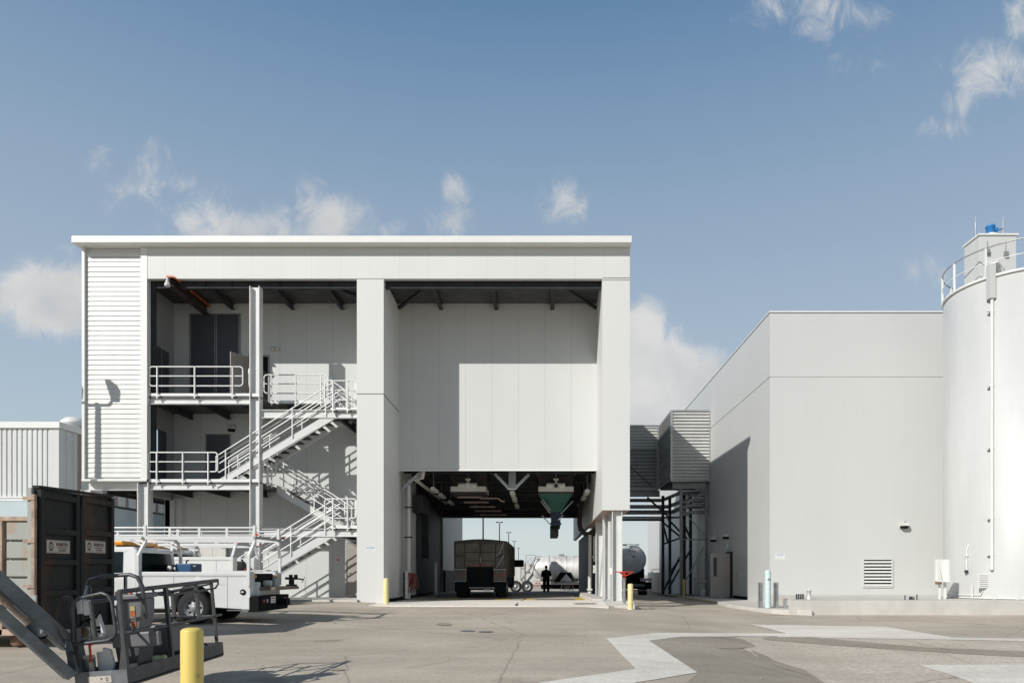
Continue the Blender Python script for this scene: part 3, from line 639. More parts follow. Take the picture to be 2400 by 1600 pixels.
# vent
x0, x1, z0, z1 = wx(2021, YQ), wx(2092, YQ), wz(1376, YQ), wz(1308, YQ)
mb = MB(); w = .06
mb.box(x0, x1, YQ - .05, YQ - .002, z1 - w, z1); mb.box(x0, x1, YQ - .05, YQ - .002, z0, z0 + w); mb.box(x0, x0 + w, YQ - .05, YQ - .002, z0 + w, z1 - w); mb.box(x1 - w, x1, YQ - .05, YQ - .002, z0 + w, z1 - w)
vf = mb.build('wall_vent', 'q_front', Q); mb = MB(); mb.box(x0 + w, x1 - w, YQ - .004, YQ - .001, z0 + w, z1 - w); mb.build('dark_opening', 'black', vf)
mb = MB(); n = 8; hh = (z1 - z0 - 2 * w) / n
for i in range(n): mb.bar((x0 + w, YQ - .04, z0 + w + hh * (i + .42)), (x1 - w, YQ - .04, z0 + w + hh * (i + .42)), .09, .012) if False else mb.add([(x0 + w, YQ - .065, z0 + w + hh * i + .01), (x1 - w, YQ - .065, z0 + w + hh * i + .01), (x1 - w, YQ - .012, z0 + w + hh * i + hh * .62), (x0 + w, YQ - .012, z0 + w + hh * i + hh * .62)], [(0, 1, 2, 3)])
mb.build('slats', 'panel_plain', vf)
# side doorway + open door leaf
mb = MB(); mb.box(XB - .06, XB - .001, 37.72, 38.95, -.15, 2.3); fr = mb.build('door_frame', 'steel_dark', Q); mb = MB(); mb.box(XB - .064, XB - .06, 37.85, 38.85, -.14, 2.2); mb.build('dark_interior', 'black', fr)
mb = MB(); YD = 37.66; a, b_ = 8.87, 9.9; zz0, zz1 = -.1, 2.2; wx0, wx1, wz0, wz1 = a + .16, a + .34, 1.0, 1.98
for (p, q, r, s) in ((a, wx0, zz0, zz1), (wx1, b_, zz0, zz1), (wx0, wx1, zz0, wz0), (wx0, wx1, wz1, zz1)): mb.box(p, q, YD, YD + .045, r, s)
dr = mb.build('door', 'tan_door', Q, label='tan door leaf with a narrow glass strip, standing open')
mb = MB(); mb.box(wx0, wx1, YD + .015, YD + .03, wz0, wz1); mb.build('pane', 'glass', dr)
mb = MB(); mb.tube([(a + .07, YD, .93), (a + .07, YD - .06, .93), (a + .17, YD - .06, .93)], .018, 8); mb.build('handle', 'galv', dr)
mb = MB(); mb.box(a + .45, a + .83, YD - .06, YD - .005, 2.02, 2.12); mb.build('door_closer', 'galv', dr)
mb = MB(); mb.box(a + .5, a + .7, YD - .03, YD - .003, -.1, -.05); mb.build('door_stop', 'offwhite', dr)
# wall lights
def wall_light(x, y, z, face, label, sc=1.):
    """face 'y' = on a wall facing the camera, 'x' = on a wall facing left"""
    t = thing('wall_light', label, 'wall light', (x, y, z), 0 if face == 'y' else -math.pi / 2, 'wall lights above the doors')
    M = WM(t); T = lambda *p: M @ Vector(p)
    def bx(mb, *a):
        q = MB(); q.box(*a); mb.add([T(*v) for v in q.v], q.f)
    mb = MB(); q = MB(); q.prism([(0, .16 * sc), (-.20 * sc, .16 * sc), (-.26 * sc, .06 * sc), (-.26 * sc, .03 * sc), (0, .03 * sc)], 0, -.13 * sc, .13 * sc); mb.add([T(*v) for v in q.v], q.f); mb.build('housing', 'offwhite', t)
    mb = MB(); q = MB(); q.prism([(-.01, .03 * sc), (-.245 * sc, .03 * sc), (-.19 * sc, -.07 * sc), (-.01, -.07 * sc)], 0, -.115 * sc, .115 * sc); mb.add([T(*v) for v in q.v], q.f); mb.build('lens', 'black', t)
    mb = MB(); bx(mb, .05 * sc, .1 * sc, -.08 * sc, 0, .16 * sc, .22 * sc); mb.build('conduit', 'galv', t)
    return t
wall_light(wx(2116, YQ), YQ, wz(1234, YQ), 'y', 'small box light with a black lens above the vent of the right building', 1.1)
wall_light(XB, 38.6, wz(1258, 38.2), 'x', 'dark box light over the tan door, the nearer of the pair', 1.25)
wall_light(XB, 41.4, wz(1265, 41.2), 'x', 'dark box light on the shaded wall over the tan door, farther one', 1.25)
wall_light(wx(545, YB), YB, wz(1008, YB), 'y', 'dark box light beside the middle-floor door in the stair bay', 1.0)
mb = MB(); mb.lathe([(.0, 0), (.05, -.05), (.09, -.25), (.03, -.42), (0, -.43)], (XB - .15, 38.2, wz(1270, 38.2)), 8); mb.build('hanging_bag', 'pale_aqua', label='pale plastic bag hanging under the wall light by the tan door', cat='plastic bag')
mb = MB(); mb.box(XB - .07, XB - .002, 36.05, 36.22, wz(1349, 36.1), wz(1341, 36.1)); mb.tube([(XB - .03, 36.1, wz(1349, 36)), (XB - .03, 36.1, wz(1356, 36))], .02, 6); mb.build('switch_box', 'offwhite', label='small pale switch box on the shaded side wall right of the tan door', cat='electrical box', bevel=.005)
def notice(name, label, x0, x1, z0, z1, y, lines, head='sign_blue'):
    t = thing(name, label, 'sign', ((x0 + x1) / 2, y, z0), 0)
    mb = MB(); mb.box(x0, x1, y - .006, y - .001, z0, z1); mb.build('plate', 'sign_white', t)
    w = x1 - x0; h = z1 - z0
    M = Matrix.Translation(((x0 + x1) / 2, y - .007, z1 - h * .22)); mb = MB(); put_text(mb, lines[0], h * .36, M, bold=.004, width=min(1, w / (h * .36 * .62 * len(lines[0])))); mb.build('heading', head, t)
    mb = MB()
    for i, s_ in enumerate(lines[1:]): put_text(mb, s_, h * .15, Matrix.Translation(((x0 + x1) / 2, y - .007, z1 - h * (.5 + .19 * i))), width=min(1, w * .85 / (h * .15 * .55 * len(s_))))
    mb.build('small_print', 'sign_grey', t)
notice('notice_sign', 'white notice on the front pier left of the drive-through passage', wx(856, YF), wx(879, YF), wz(1295, YF), wz(1280, YF), YF, ['NOTICE', 'AUTHORIZED', 'PERSONNEL ONLY', 'BEYOND THIS POINT'])
notice('notice_sign', 'white notice at the left front corner of the right building', wx(1817.5, YQ), wx(1839, YQ), wz(1310, YQ), wz(1297, YQ), YQ, ['NOTICE', 'AUTHORIZED', 'PERSONNEL ONLY', 'BEYOND THIS POINT'])
t = thing('safety_sign', 'small square no smoking sign on the stair bay wall beside the ground floor door', 'sign', (wx(792, YB), YB, wz(1318, YB)))
mb = MB(); mb.box(wx(788, YB), wx(797.5, YB), YB - .008, YB - .001, wz(1317, YB), wz(1306, YB)); mb.build('plate', 'sign_white', t)
cx_, cz_ = wx(792.7, YB), wz(1311, YB)
mb = MB(); mb.tube([(cx_ + .06 * math.cos(a_), YB - .012, cz_ + .06 * math.sin(a_)) for a_ in [i * math.pi / 8 for i in range(16)]], .010, 5, closed=True); mb.bar((cx_ - .045, YB - .012, cz_ + .045), (cx_ + .045, YB - .012, cz_ - .045), .01, .016, (0, 1, 0)); mb.build('red_ring', 'sign_red', t)
mb = MB(); mb.bar((cx_ - .04, YB - .010, cz_ - .01), (cx_ + .03, YB - .010, cz_ + .0), .01, .012, (0, 1, 0)); mb.build('cigarette', 'black', t)
# pad + walkway
mb = MB(); mb.prism([(8.62, 25.0), (30, 25.0), (30, 31.58), (10.0, 31.58), (10.0, 28.2), (9.45, 26.9)], 2, -.7, .18); mb.build('silo_pad', 'concrete', kind='structure', bevel=.02)
mb = MB(); mb.prism([(8.1, 41), (8.1, 33.3), (7.72, 30), (7.78, 28), (8.0, 26.4), (8.25, 25.6), (8.6, 25.1), (9.4, 24.85), (9.8, 26), (10.05, 28.5), (10.05, 41)], 2, -.6, -.15); mb.build('walkway', 'concrete', kind='structure', bevel=.03)
mb = MB(); mb.box(8.085, 8.099, 33.5, 47, -.22, -.155); mb.build('kerb_line', 'yellow_pale', kind='structure')
# posts on the walkway
def channel_post(x, label):
    t = thing('perforated_post', label, 'sign post', (x, 26.9, -.15)); mb = MB(); z1 = wz(1364, 26.9)
    mb.box(x - .08, x + .08, 26.92, 26.95, -.15, z1); mb.box(x - .08, x - .06, 26.86, 26.92, -.15, z1); mb.box(x + .06, x + .08, 26.86, 26.92, -.15, z1); mb.build('post', 'galv', t)
    mb = MB()
    for i in range(9):
        for j in (-1, 1): mb.box(x + j * .028 - .012, x + j * .028 + .012, 26.912, 26.919, z1 - .08 - i * .07 - (.035 if j > 0 else 0), z1 - .05 - i * .07 - (.035 if j > 0 else 0))
    mb.build('holes', 'black', t)
channel_post(wx(1782.5, 26.9), 'grey perforated steel post left of the pale blue marker post'); channel_post(wx(1819, 26.9), 'grey perforated steel post right of the pale blue marker post')
t = thing('marker_post', 'tall pale blue round post at the corner of the right building', 'bollard', (wx(1799.5, 26.7), 26.7, -.15)); x = wx(1799.5, 26.7); r = .112
mb = MB(); mb.lathe([(r, -.15), (r, wz(1339, 26.7)), (r * .96, wz(1337, 26.7)), (r * .75, wz(1335.6, 26.7)), (0, wz(1335, 26.7))], (x, 26.7, 0), 20); mb.build('post', 'pale_aqua', t)
mb = MB(); mb.lathe([(0, -.04), (.02, -.04), (.02, 0), (0, 0)], (x + .02, 26.7 - r, wz(1357, 26.7)), 8, 1); mb.box(x - .04, x + .06, 26.7 - r - .02, 26.7 - r, wz(1358, 26.7), wz(1356, 26.7)); mb.build('latch', 'steel_dark', t)
mb = MB(); x = wx(1840, 26.4); mb.box(x - .05, x + .05, 26.35, 26.45, -.15, wz(1403, 26.4)); mb.box(x - .01, x + .1, 26.3, 26.5, wz(1403, 26.4), wz(1401.5, 26.4)); mb.build('valve_box', 'steel_grey', label='short grey valve stub at the left end of the silo pad', cat='pipe stub')
G = 'capped pipe stubs on the silo pad'
for i, (px, py0, py1, r, Y) in enumerate(((1867, 1399, 1391, .03, 26.5), (1872, 1399, 1391, .03, 26.5), (1877, 1399, 1391, .03, 26.5), (1882, 1399, 1391, .03, 26.5), (2121, 1404, 1394, .02, 25.9), (2133, 1406, 1397, .035, 25.9), (2137, 1406, 1397, .035, 25.9), (2142, 1406, 1398, .02, 25.9), (2149, 1404, 1392, .02, 25.9))):
    mb = MB(); x = wx(px, Y); mb.lathe([(r * 1.3, .18), (r * 1.3, .2), (r, .2), (r, wz(py1, Y)), (0, wz(py1, Y))], (x, Y, 0), 10)
    mb.build('pipe_stub', 'steel_dark', label=['small dark stub on the pad, leftmost of the row of four', 'small dark stub on the pad, second from left of the row of four', 'small dark stub on the pad, third from left of the row of four', 'small dark stub nearest the white vent pipe in the row of four', 'thin dark stub on the pad left of the thick pair near the silo', 'thick dark stub near the silo, left one of the pair', 'thick dark stub near the silo, right one of the pair', 'thin short dark stub just right of the thick pair near the silo', 'thin dark stub on the pad closest to the silo'][i], cat='pipe stub', group=(G if i < 4 else 'dark pipe stubs near the silo'))
mb = MB(); x = wx(1896, 26.5); mb.lathe([(.075, .18), (.075, wz(1383, 26.5)), (.085, wz(1383, 26.5)), (.085, wz(1381, 26.5)), (0, wz(1381, 26.5))], (x, 26.5, 0), 14); mb.build('vent_pipe', 'trim', label='short white vent pipe on the pad beside a row of dark stubs', cat='pipe')

# =================================================================== SILO
cx, cy, R = 18.6, 27.85, 2.6; zr = EYE + 10.9
SI = thing('silo', 'tall round white silo at the right edge with a handrail round its top', 'silo', (cx, cy, .18))
mb = MB(); mb.lathe([(R, .18), (R, zr), (R * .6, zr + .12), (0, zr + .25)], (cx, cy, 0), 96); mb.build('shell', 'silo', SI)
mb = MB(); mb.lathe([(R + .005, zr - .03), (R + .06, zr - .03), (R + .06, zr + .06), (R - .05, zr + .06)], (cx, cy, 0), 96); mb.build('rim', 'trim', SI)
mb = MB(); mb.lathe([(R, .2), (R + .07, .2), (R + .07, .24), (R, .24)], (cx, cy, 0), 96); mb.build('base_ring', 'trim', SI)
def rail_ring(h, r, m): 
    q = MB(); q.tube([(cx + (R + .03) * math.cos(i * math.pi / 36), cy + (R + .03) * math.sin(i * math.pi / 36), zr + h) for i in range(72)], r, 6, closed=True); return q.build('handrail', m, SI)
rail_ring(1.12, .028, 'galv'); rail_ring(.58, .018, 'rail')
for i in range(12):
    a_ = math.pi + .05 + i * math.pi / 6; q = MB(); x, y = cx + (R + .03) * math.cos(a_), cy + (R + .03) * math.sin(a_); q.box(x - .03, x + .03, y - .03, y + .03, zr, zr + 1.12); q.build('rail_post', 'rail', SI)
def silo_pt(px, dr=0):
    u = (px - VX) / FP; A = 1 + u * u; Bq = -2 * (u * cx + cy); Cq = cx * cx + cy * cy - (R + dr) ** 2; t = (-Bq - math.sqrt(max(0, Bq * Bq - 4 * A * Cq))) / (2 * A); return u * t, t
# weld seams, faint
x, y = silo_pt(2323, .1)
q = MB(); q.box(x - .11, x + .11, y - .1, y + .12, wz(700, y), wz(620, y)); q.build('filter_duct', 'silo', SI)
q = MB(); q.tube([(x + .03, y, wz(1335, y)), (x + .03, y, wz(700, y))], .055, 10); q.tube([(x - .02, y - .02, wz(1335, y)), (x - .02, y - .02, wz(960, y))], .02, 6)
for py in (730, 905, 1050, 1215, 1300): q.box(x - .12, x + .12, y - .02, y + .09, wz(py, y), wz(py - 3, y))
q.build('fill_pipe', 'trim', SI)
q = MB(); q.bar((x + .05, y - .05, wz(617, y)), (x + .6, y + .4, wz(625, y)), .3, .05); q.bar((x + .35, y + .1, wz(620, y)), (x + .75, y + .3, wz(645, y)), .12, .12); q.build('bracket', 'trim', SI)
pb = thing('filter_house', None, None); pb.parent = SI; pb.location = (0, 0, 0)
xa, xb2, ya, yb2, zt_ = wx(2295, 27.0), wx(2382, 27.0), 27.0, 27.96, EYE + 12.77
q = MB(); q.box(xa, xb2, ya, yb2, zr + .1, zt_); q.build('cabinet', 'silo', pb, bevel=.01)
q = MB(); q.box(xa - .05, xb2 + .06, ya - .05, yb2 + .05, zt_, zt_ + .06); q.build('lid', 'trim', pb)
q = MB(); q.lathe([(.28, zt_ + .06), (.28, zt_ + .12), (.16, zt_ + .2), (0, zt_ + .2)], (wx(2321, 27.3), 27.3, 0), 16); q.build('fan_base', 'trim', pb)
q = MB(); q.lathe([(.13, zt_ + .2), (.15, zt_ + .22), (.15, zt_ + .42), (.17, zt_ + .43), (.17, zt_ + .5), (.1, zt_ + .54), (0, zt_ + .54)], (wx(2321, 27.3), 27.3, 0), 16); q.box(wx(2321, 27.3) + .12, wx(2321, 27.3) + .26, 27.2, 27.35, zt_ + .28, zt_ + .4); q.build('motor', 'blue', pb)
for px in (2286, 2351):
    q = MB(); X = wx(px, 27.5); q.tube([(X, 27.5, zt_ - .9), (X, 27.5, wz(520, 27.5))], .028, 6); q.tube([(X, 27.5, wz(520, 27.5)), (X, 27.5, wz(507, 27.5))], .012, 6); q.build('lightning_rod', 'galv', pb)
for px, py in ((2313, 591), (2356, 596)):
    q = MB(); X = wx(px, 27); q.box(X - .07, X + .07, 26.9, 26.999, wz(py + 6, 27), wz(py - 5, 27)); q.tube([(X, 26.97, wz(py - 5, 27)), (X, 26.97, wz(565, 27))], .012, 6); q.box(X - .05, X + .05, 26.88, 26.9, wz(py + 5, 27), wz(py + 1, 27)); q.build('switch_box', 'steel_grey', pb)
q = MB(); q.tube([(wx(2333, 27.3), 27.3, zt_ + .3), (wx(2351, 27.5), 27.5, zt_ + .5)], .015, 6); q.build('cable', 'black', pb)
# fittings low on the silo
x, y = silo_pt(2312, .03)
q = MB(); q.box(x - .3, x + .25, y - .02, y + .06, wz(1377, y), wz(1343, y)); gr = q.build('grille', 'trim', SI); q = MB()
for i in range(6): q.box(x - .27, x + .22, y - .026, y - .021, wz(1374 - i * 5, y), wz(1372.5 - i * 5, y))
q.build('slots', 'steel_grey', gr)
q = MB(); q.box(x + .05, x + .25, y - .12, y + .02, wz(1334, y), wz(1323, y)); q.build('junction_box', 'trim', SI)
q = MB(); q.box(x + .12, x + .28, y - .15, y - .0, wz(1336, y), wz(1332, y)); q.build('clamp', 'rust_brown', SI)
x, y = silo_pt(2266, .06)
q = MB(); q.tube([(x + .07, y, wz(1275, y)), (x, y, wz(1287, y)), (x, y, wz(1330, y)), (x + .02, y, wz(1337, y))], .025, 8); q.box(x - .06, x + .02, y - .05, y + .03, wz(1303, y), wz(1297, y)); q.build('sample_pipe', 'trim', SI)
q = MB(); q.lathe([(0, 0), (.06, 0), (.07, -.1), (0, -.12)], (x - .02, y, wz(1335, y)), 10); q.build('valve', 'steel_dark', SI)
q = MB(); x, y = silo_pt(2278, .1); q.box(x - .025, x + .025, y - .02, y + .02, .2, wz(1370, y)); x2, y2 = silo_pt(2298, .1); x3, y3 = silo_pt(2215, .2)
q.tube([(x3, y3, wz(1392, y3)), (x, y, wz(1393, y)), (x2, y2, wz(1392, y2)), (x2 + .08, y2, wz(1385, y2)), (x2 + .08, y2, wz(1360, y2))], .016, 6); q.build('conduit', 'trim', SI)
x, y = silo_pt(2393, .12)

for px in (2208, 2217, 2329, 2385):
    q = MB(); x, y = silo_pt(max(px, 2215), .08); q.box(x - .05, x + .05, y - .05, y + .05, .19, .34); q.tube([(x, y, .34), (x, y, .42)], .015, 6); q.build('anchor', 'trim', SI)
t = thing('control_cabinet', 'white wedge-shaped cabinet on legs just left of the silo', 'cabinet', (wx(2207, 26.6), 26.6, .18)); Y = 26.6
q = MB(); x0, x1, z0, z1 = wx(2194, Y), wx(2219, Y), wz(1361, Y), wz(1310, Y)
q.box(x0, x1, Y - .02, Y + .12, z0, z1); q.build('back_panel', 'trim', t); q = MB(); q.add([(x0 + .02, Y - .30, z0), (x0 + .02, Y - .02, z0), (x0 + .02, Y - .02, z1), (x0 + .05, Y - .30, z0), (x0 + .05, Y - .02, z0), (x0 + .05, Y - .02, z1)], [(0, 1, 2), (3, 5, 4), (0, 2, 5, 3), (0, 3, 4, 1)]); q.build('side_fin', 'trim', t)
q = MB(); q.box(x1 - .03, x1, Y - .2, Y - .02, z0, z1); q.box(x0, x1, Y - .3, Y - .02, z0 - .03, z0); q.build('hood', 'trim', t)
q = MB(); q.box(x0 - .04, x0 + .1, Y - .2, Y, z0 - .12, z0 - .02); q.build('valve', 'rust_brown', t)
for xx in (x0 + .12, x1 - .08):
    q = MB(); q.box(xx - .03, xx + .03, Y - .05, Y + .03, .18, z0 - .03); q.build('leg', 'trim', t)

# =================================================================== louvred bridge, pipes and tower in the alley
LB = thing('louvred_bridge', 'grey louvred enclosed bridge crossing the alley high between the two buildings', 'bridge', (7, 45, EYE + 5.5))
def louv(name, axis_ext, a, b_, o, z0, z1, sgn, m='louvre_grey', pitch=.195, parent=LB):
    q = MB(); z = z0; prof = []
    while z < z1 - .02:
        prof += [(z, 0), (z + .02, -.005 * sgn), (z + .022, -.11 * sgn), (z + .035, -.11 * sgn), (z + pitch - .045, -.03 * sgn), (z + pitch - .04, 0)]; z += pitch
    q.ribs(prof, 2, axis_ext, a, b_, o); return q.build(name, m, parent)
mat('louvre_grey', (.50, .50, .485), .45, nz=.06, nscale=1.2)
zb0, zb1 = EYE + 5.52, EYE + 9.75
louv('louvre_panel', 0, 7.80, 10.0, 42.72, zb0 + .1, zb1 - .05, 1); louv('louvre_panel', 1, 42.75, 47.15, 7.75, zb0 + .1, zb1 - .05, 1)
q = MB(); q.box(7.79, 10.04, 42.76, 47.2, zb0, zb1 - .02); q.build('inner_box', 'steel_dark', LB)
q = MB(); q.box(7.70, 10.05, 42.62, 42.8, zb1 - .05, zb1 + .03); q.box(7.70, 7.80, 42.8, 47.3, zb1 - .05, zb1 + .03); q.box(7.70, 10.05, 42.62, 42.8, zb0, zb0 + .08); q.box(7.66, 7.80, 42.60, 42.8, zb0 + .08, zb1 - .05); q.box(9.98, 10.05, 42.62, 42.8, zb0 + .08, zb1 - .05); q.box(7.6, 7.75, 47.05, 47.25, zb0 + .08, zb1 - .05); q.build('trim_frame', 'galv', LB)
za0, za1 = EYE + 5.55, EYE + 9.8
louv('louvre_panel', 0, 3.4, 7.65, 47.22, wz(1052, 47.2), za1 - .05, 1)
q = MB(); q.box(3.39, 7.68, 47.4, 48.8, za0, za1 - .02); q.build('inner_box', 'steel_dark', LB)
q = MB()
nx_, nz2 = 67, 23; q.add([(3.42 + i * .0625, 47.2, za0 + .08 + j * .116) for j in range(nz2 + 1) for i in range(nx_ + 1)], [(j * (nx_ + 1) + i, j * (nx_ + 1) + i + 1, (j + 1) * (nx_ + 1) + i + 1, (j + 1) * (nx_ + 1) + i) for j in range(nz2) for i in range(nx_) if not (i % 2 and j % 2)])
q.build('perforated_screen', 'steel_grey', LB)
q = MB(); q.box(3.4, 7.7, 47.1, 47.3, za1 - .05, za1 + .02); q.box(3.4, 7.7, 47.1, 47.3, za0, za0 + .07); q.build('trim_frame', 'galv', LB)
q = MB(); ibeam_x(q, 3.4, 7.8, 47.35, za0 - .42, za0 - .02, .25, .04); q.build('girder', 'steel_grey', LB); q = MB(); ibeam_x(q, 7.85, 9.85, 43.0, zb0 - .38, zb0 - .02, .25, .04); q.build('girder', 'steel_grey', LB)
q = MB(); q.bar((5.1, 47.17, za0 + 2.2), (7.3, 47.17, za0 + .2), .03, .12, (0, 1, 0)); q.build('brace', 'steel_dark', LB)
for i, (py, r, Y) in enumerate(((1172, .12, 48.2), (1187, .13, 47.6), (1200, .15, 48.0), (1212, .07, 47.3))):
    q = MB(); z = wz(py, Y); q.tube([(2.9, Y, z), (8.1 + .3 * i, Y, z), (8.6 + .2 * i, 45, z + .1), (10.0, 44.6, z + .1)], r, 10)
    q.build('pipe', 'galv', label=['insulated pipe under the bridge, top of the four crossing the alley', 'insulated pipe under the bridge, second from the top in the alley', 'fat insulated pipe under the bridge, third from the top', 'thin pipe, lowest of the four crossing the alley'][i], cat='pipe', group='pipes crossing the alley under the bridge')
q = MB(); ibeam_x(q, 2.9, 8.0, 47.0, wz(1220, 47), wz(1215, 47), .2, .03); q.build('pipe_support_beam', 'steel_dark', label='dark thin steel beam carrying the pipes across the alley', cat='beam')
for i, py in enumerate((1160, 1172, 1184, 1200)):
    q = MB(); z = wz(py, 43.8); q.tube([(8.9 - .1 * i, 43.8, z - .15), (9.1, 43.8, z), (10.04, 43.8, z)], .10, 10)
    q.build('pipe', 'galv', label=['short grey pipe entering the right building, top of four above the tower', 'short grey pipe entering the right building, second from top above the tower', 'short grey pipe entering the right building, third from top above the tower', 'short grey pipe entering the right building, lowest of four above the tower'][i], cat='pipe', group='pipes entering the right building')
TW = thing('steel_tower', 'dark steel lattice tower holding up the louvred bridge in the alley', 'support tower', (8.9, 44.8, -.3))
TM = 'steel_dark'
for (x, y) in ((8.38, 43.05), (9.90, 43.05), (7.9, 46.7), (9.7, 46.7), (8.35, 46.7), (9.0, 45.2)):
    q = MB(); hbeam_v(q, x, y, -.35, zb0 - .4, .17, .17, .015); q.build('column', 'steel_grey' if y < 44 else TM, TW)
def br(a, b_, w=.1, m=TM): q = MB(); q.bar(a, b_, w, w * .9); q.build('brace', m, TW)
f = lambda px, py, Y: (wx(px, Y), Y, wz(py, Y))
for (a, b_) in (((1600, 1190), (1655, 1145)), ((1600, 1195), (1656, 1258)), ((1598, 1263), (1656, 1264)), ((1650, 1280), (1606, 1362)), ((1598, 1180), (1657, 1154))): br(f(*a, 43.05), f(*b_, 43.05), .07, 'steel_grey')
for (a, b_) in (((1552, 1222), (1600, 1262)), ((1553, 1275), (1600, 1258)), ((1565, 1215), (1610, 1262)), ((1598, 1295), (1555, 1385)), ((1620, 1285), (1566, 1380)), ((1552, 1220), (1565, 1270)), ((1600, 1220), (1620, 1265)), ((1517, 1165), (1568, 1212)), ((1568, 1345), (1600, 1300))): br(f(*a, 46.4), f(*b_, 46.4), .12)
q = MB(); q.box(7.6, 10.0, 42.8, 47.2, -.5, -.2); q.build('footing', 'concrete_dark', TW)
# small things in the alley
def bollard(x, y, z, h, r, m, label, cap=True, group='yellow safety bollards'):
    t = thing('bollard', label, 'bollard', (x, y, z), group=group); q = MB()
    q.lathe([(r, z - .02), (r, z + h - r * .35), (r * .96, z + h - r * .22), (r * .8, z + h - r * .08), (r * .5, z + h), (0, z + h + .004)], (x, y, 0), 32); q.build('sleeve', m, t)
    q = MB(); q.lathe([(r * 1.5, z - .05), (r * 1.5, z + .012), (r, z + .012)], (x, y, 0), 24); q.build('footing', 'concrete', t); return t
bollard(wx(1603, 42), 42, -.2, 1.02, .075, 'yellow', 'yellow steel bollard in the shade under the lattice tower')
Y = 25.75; x = wx(1477.5, Y); bollard(x, Y, gz(x, Y), EYE - gz(x, Y) - (1367 - VY) * Y / FP, .097, 'yellow_pale', 'pale yellow bollard beside the red valve wheel at the right of the passage')
Y = 26.7; x = wx(905, Y); bollard(x, Y, gz(x, Y), wz(1354, Y) - gz(x, Y), .097, 'yellow_pale', 'pale yellow bollard at the front pier left of the passage')
Y = 7.0; x = wx(450, Y); bollard(x, Y, gz(x, Y), wz(1470, Y) - gz(x, Y), .104, 'yellow', 'large yellow bollard in the foreground beside the lift basket')
t = thing('bucket', 'white plastic bucket standing by the tower in the alley', 'bucket', (wx(1648, 41), 41, -.15)); q = MB(); q.lathe([(0, -.15), (.13, -.15), (.16, .2), (.165, .22), (.155, .22), (.125, -.13), (0, -.13)], (wx(1648, 41), 41, 0), 18); q.build('pail', 'sign_white', t)
q = MB(); q.tube([(wx(1648, 41) + .16 * math.cos(k * .4), 41 - .02, .2 - .05 * math.sin(k * .4)) for k in range(9)], .006, 5); q.build('handle', 'galv', t)
t = thing('valve_manifold', 'cluster of small pale pipe valves on a rail behind the white bucket', 'pipe valves', (wx(1642, 41.8), 41.8, .6)); 
for k in range(5):
    q = MB(); X = wx(1631 + k * 5.5, 41.8); q.tube([(X, 41.8, .62), (X + .06, 41.7, .74)], .035, 8); q.build('valve', 'offwhite', t)
q = MB(); q.box(wx(1628, 41.8), wx(1656, 41.8), 41.8, 41.85, .58, .62); q.box(wx(1628, 41.8), wx(1630, 41.8), 41.78, 41.86, -.2, .95); q.build('rail', 'steel_grey', t)
# indicator post with red wheel
Y = 26.2; x = wx(1463.5, Y); z0 = .02
t = thing('indicator_post', 'grey valve post topped by a red hand wheel in front of the right columns', 'valve post', (x, Y, z0)); q = MB(); q.tube([(x, Y, z0), (x, Y, wz(1356, Y))], .05, 14); q.tube([(x, Y, wz(1356, Y)), (x, Y, wz(1354, Y))], .075, 14); q.build('post', 'steel_grey', t)
q = MB(); rw = .33; zw = wz(1339.5, Y); q.tube([(x + rw * math.cos(k * math.pi / 12), Y + rw * math.sin(k * math.pi / 12), zw) for k in range(24)], .02, 6, closed=True)
for k in range(3): a_ = math.pi * 2 / 3 * k; q.bar((x + rw * math.cos(a_), Y + rw * math.sin(a_), zw), (x, Y, wz(1350, Y)), .025, .03)
q.tube([(x, Y, wz(1353.5, Y)), (x, Y, wz(1342, Y))], .04, 10); q.build('hand_wheel', 'red', t)
# plinth and columns under the right pier
q = MB(); q.box(wx(1388, 27.2), 3.5, 27.15, 39, -.3, .07); q.box(1.95, 2.4, 27.5, 39, -.2, .16); q.build('plinth', 'concrete', B, bevel=.02)
q = MB(); x0, x1 = wx(1441, 26.2), wx(1497, 26.2); q.prism([(x0, 26.25), (x1, 26.1), (x1 + .02, 27.2), (x0, 27.2)], 2, -.4, wz(1417, 26.2)); q.build('kerb_block', 'concrete', kind='structure', bevel=.02)
for (px, Y, w, dd_) in ((1445.5, 27.75, .385, .36), (1423, 30.2, .24, .3), (1405, 33.5, .36, .3), (1414, 29.6, .06, .1), (1432, 28.4, .08, .1)):
    q = MB(); hbeam_v(q, wx(px, Y), Y, .05, zb + .0, w, dd_, .025); q.build('column', 'steel_white', B)
q = MB(); q.bar((wx(1419, 31), 31, zb - .1), (wx(1404, 32), 32, .1), .07, .07); q.build('column_brace', 'steel_white', B)
q = MB(); q.bar((wx(1428, 28.6), 28.6, zb - .35), (wx(1427, 28.6), 28.6, .1), .1, .05); q.build('column_brace', 'steel_white', B)
q = MB(); q.box(wx(1428, 27.9), wx(1433, 27.9), 27.8, 27.95, wz(1345, 27.9), wz(1330, 27.9)); q.build('junction_box', 'trim', B)

t = thing('emergency_light', 'small tan twin-lamp emergency light on the top-floor back wall', 'emergency light', (wx(645, YB), YB, wz(820, YB)))
q = MB(); q.box(wx(638, YB), wx(654, YB), YB - .1, YB - .001, wz(823, YB), wz(817, YB)); q.build('housing', 'decal_cream', t, bevel=.01)
for px in (640, 652): q = MB(); q.lathe([(0, YB - .16), (.05, YB - .155), (.055, YB - .1)], (wx(px, YB), 0, wz(818, YB)), 12, 1); q.build('lamp', 'offwhite', t)
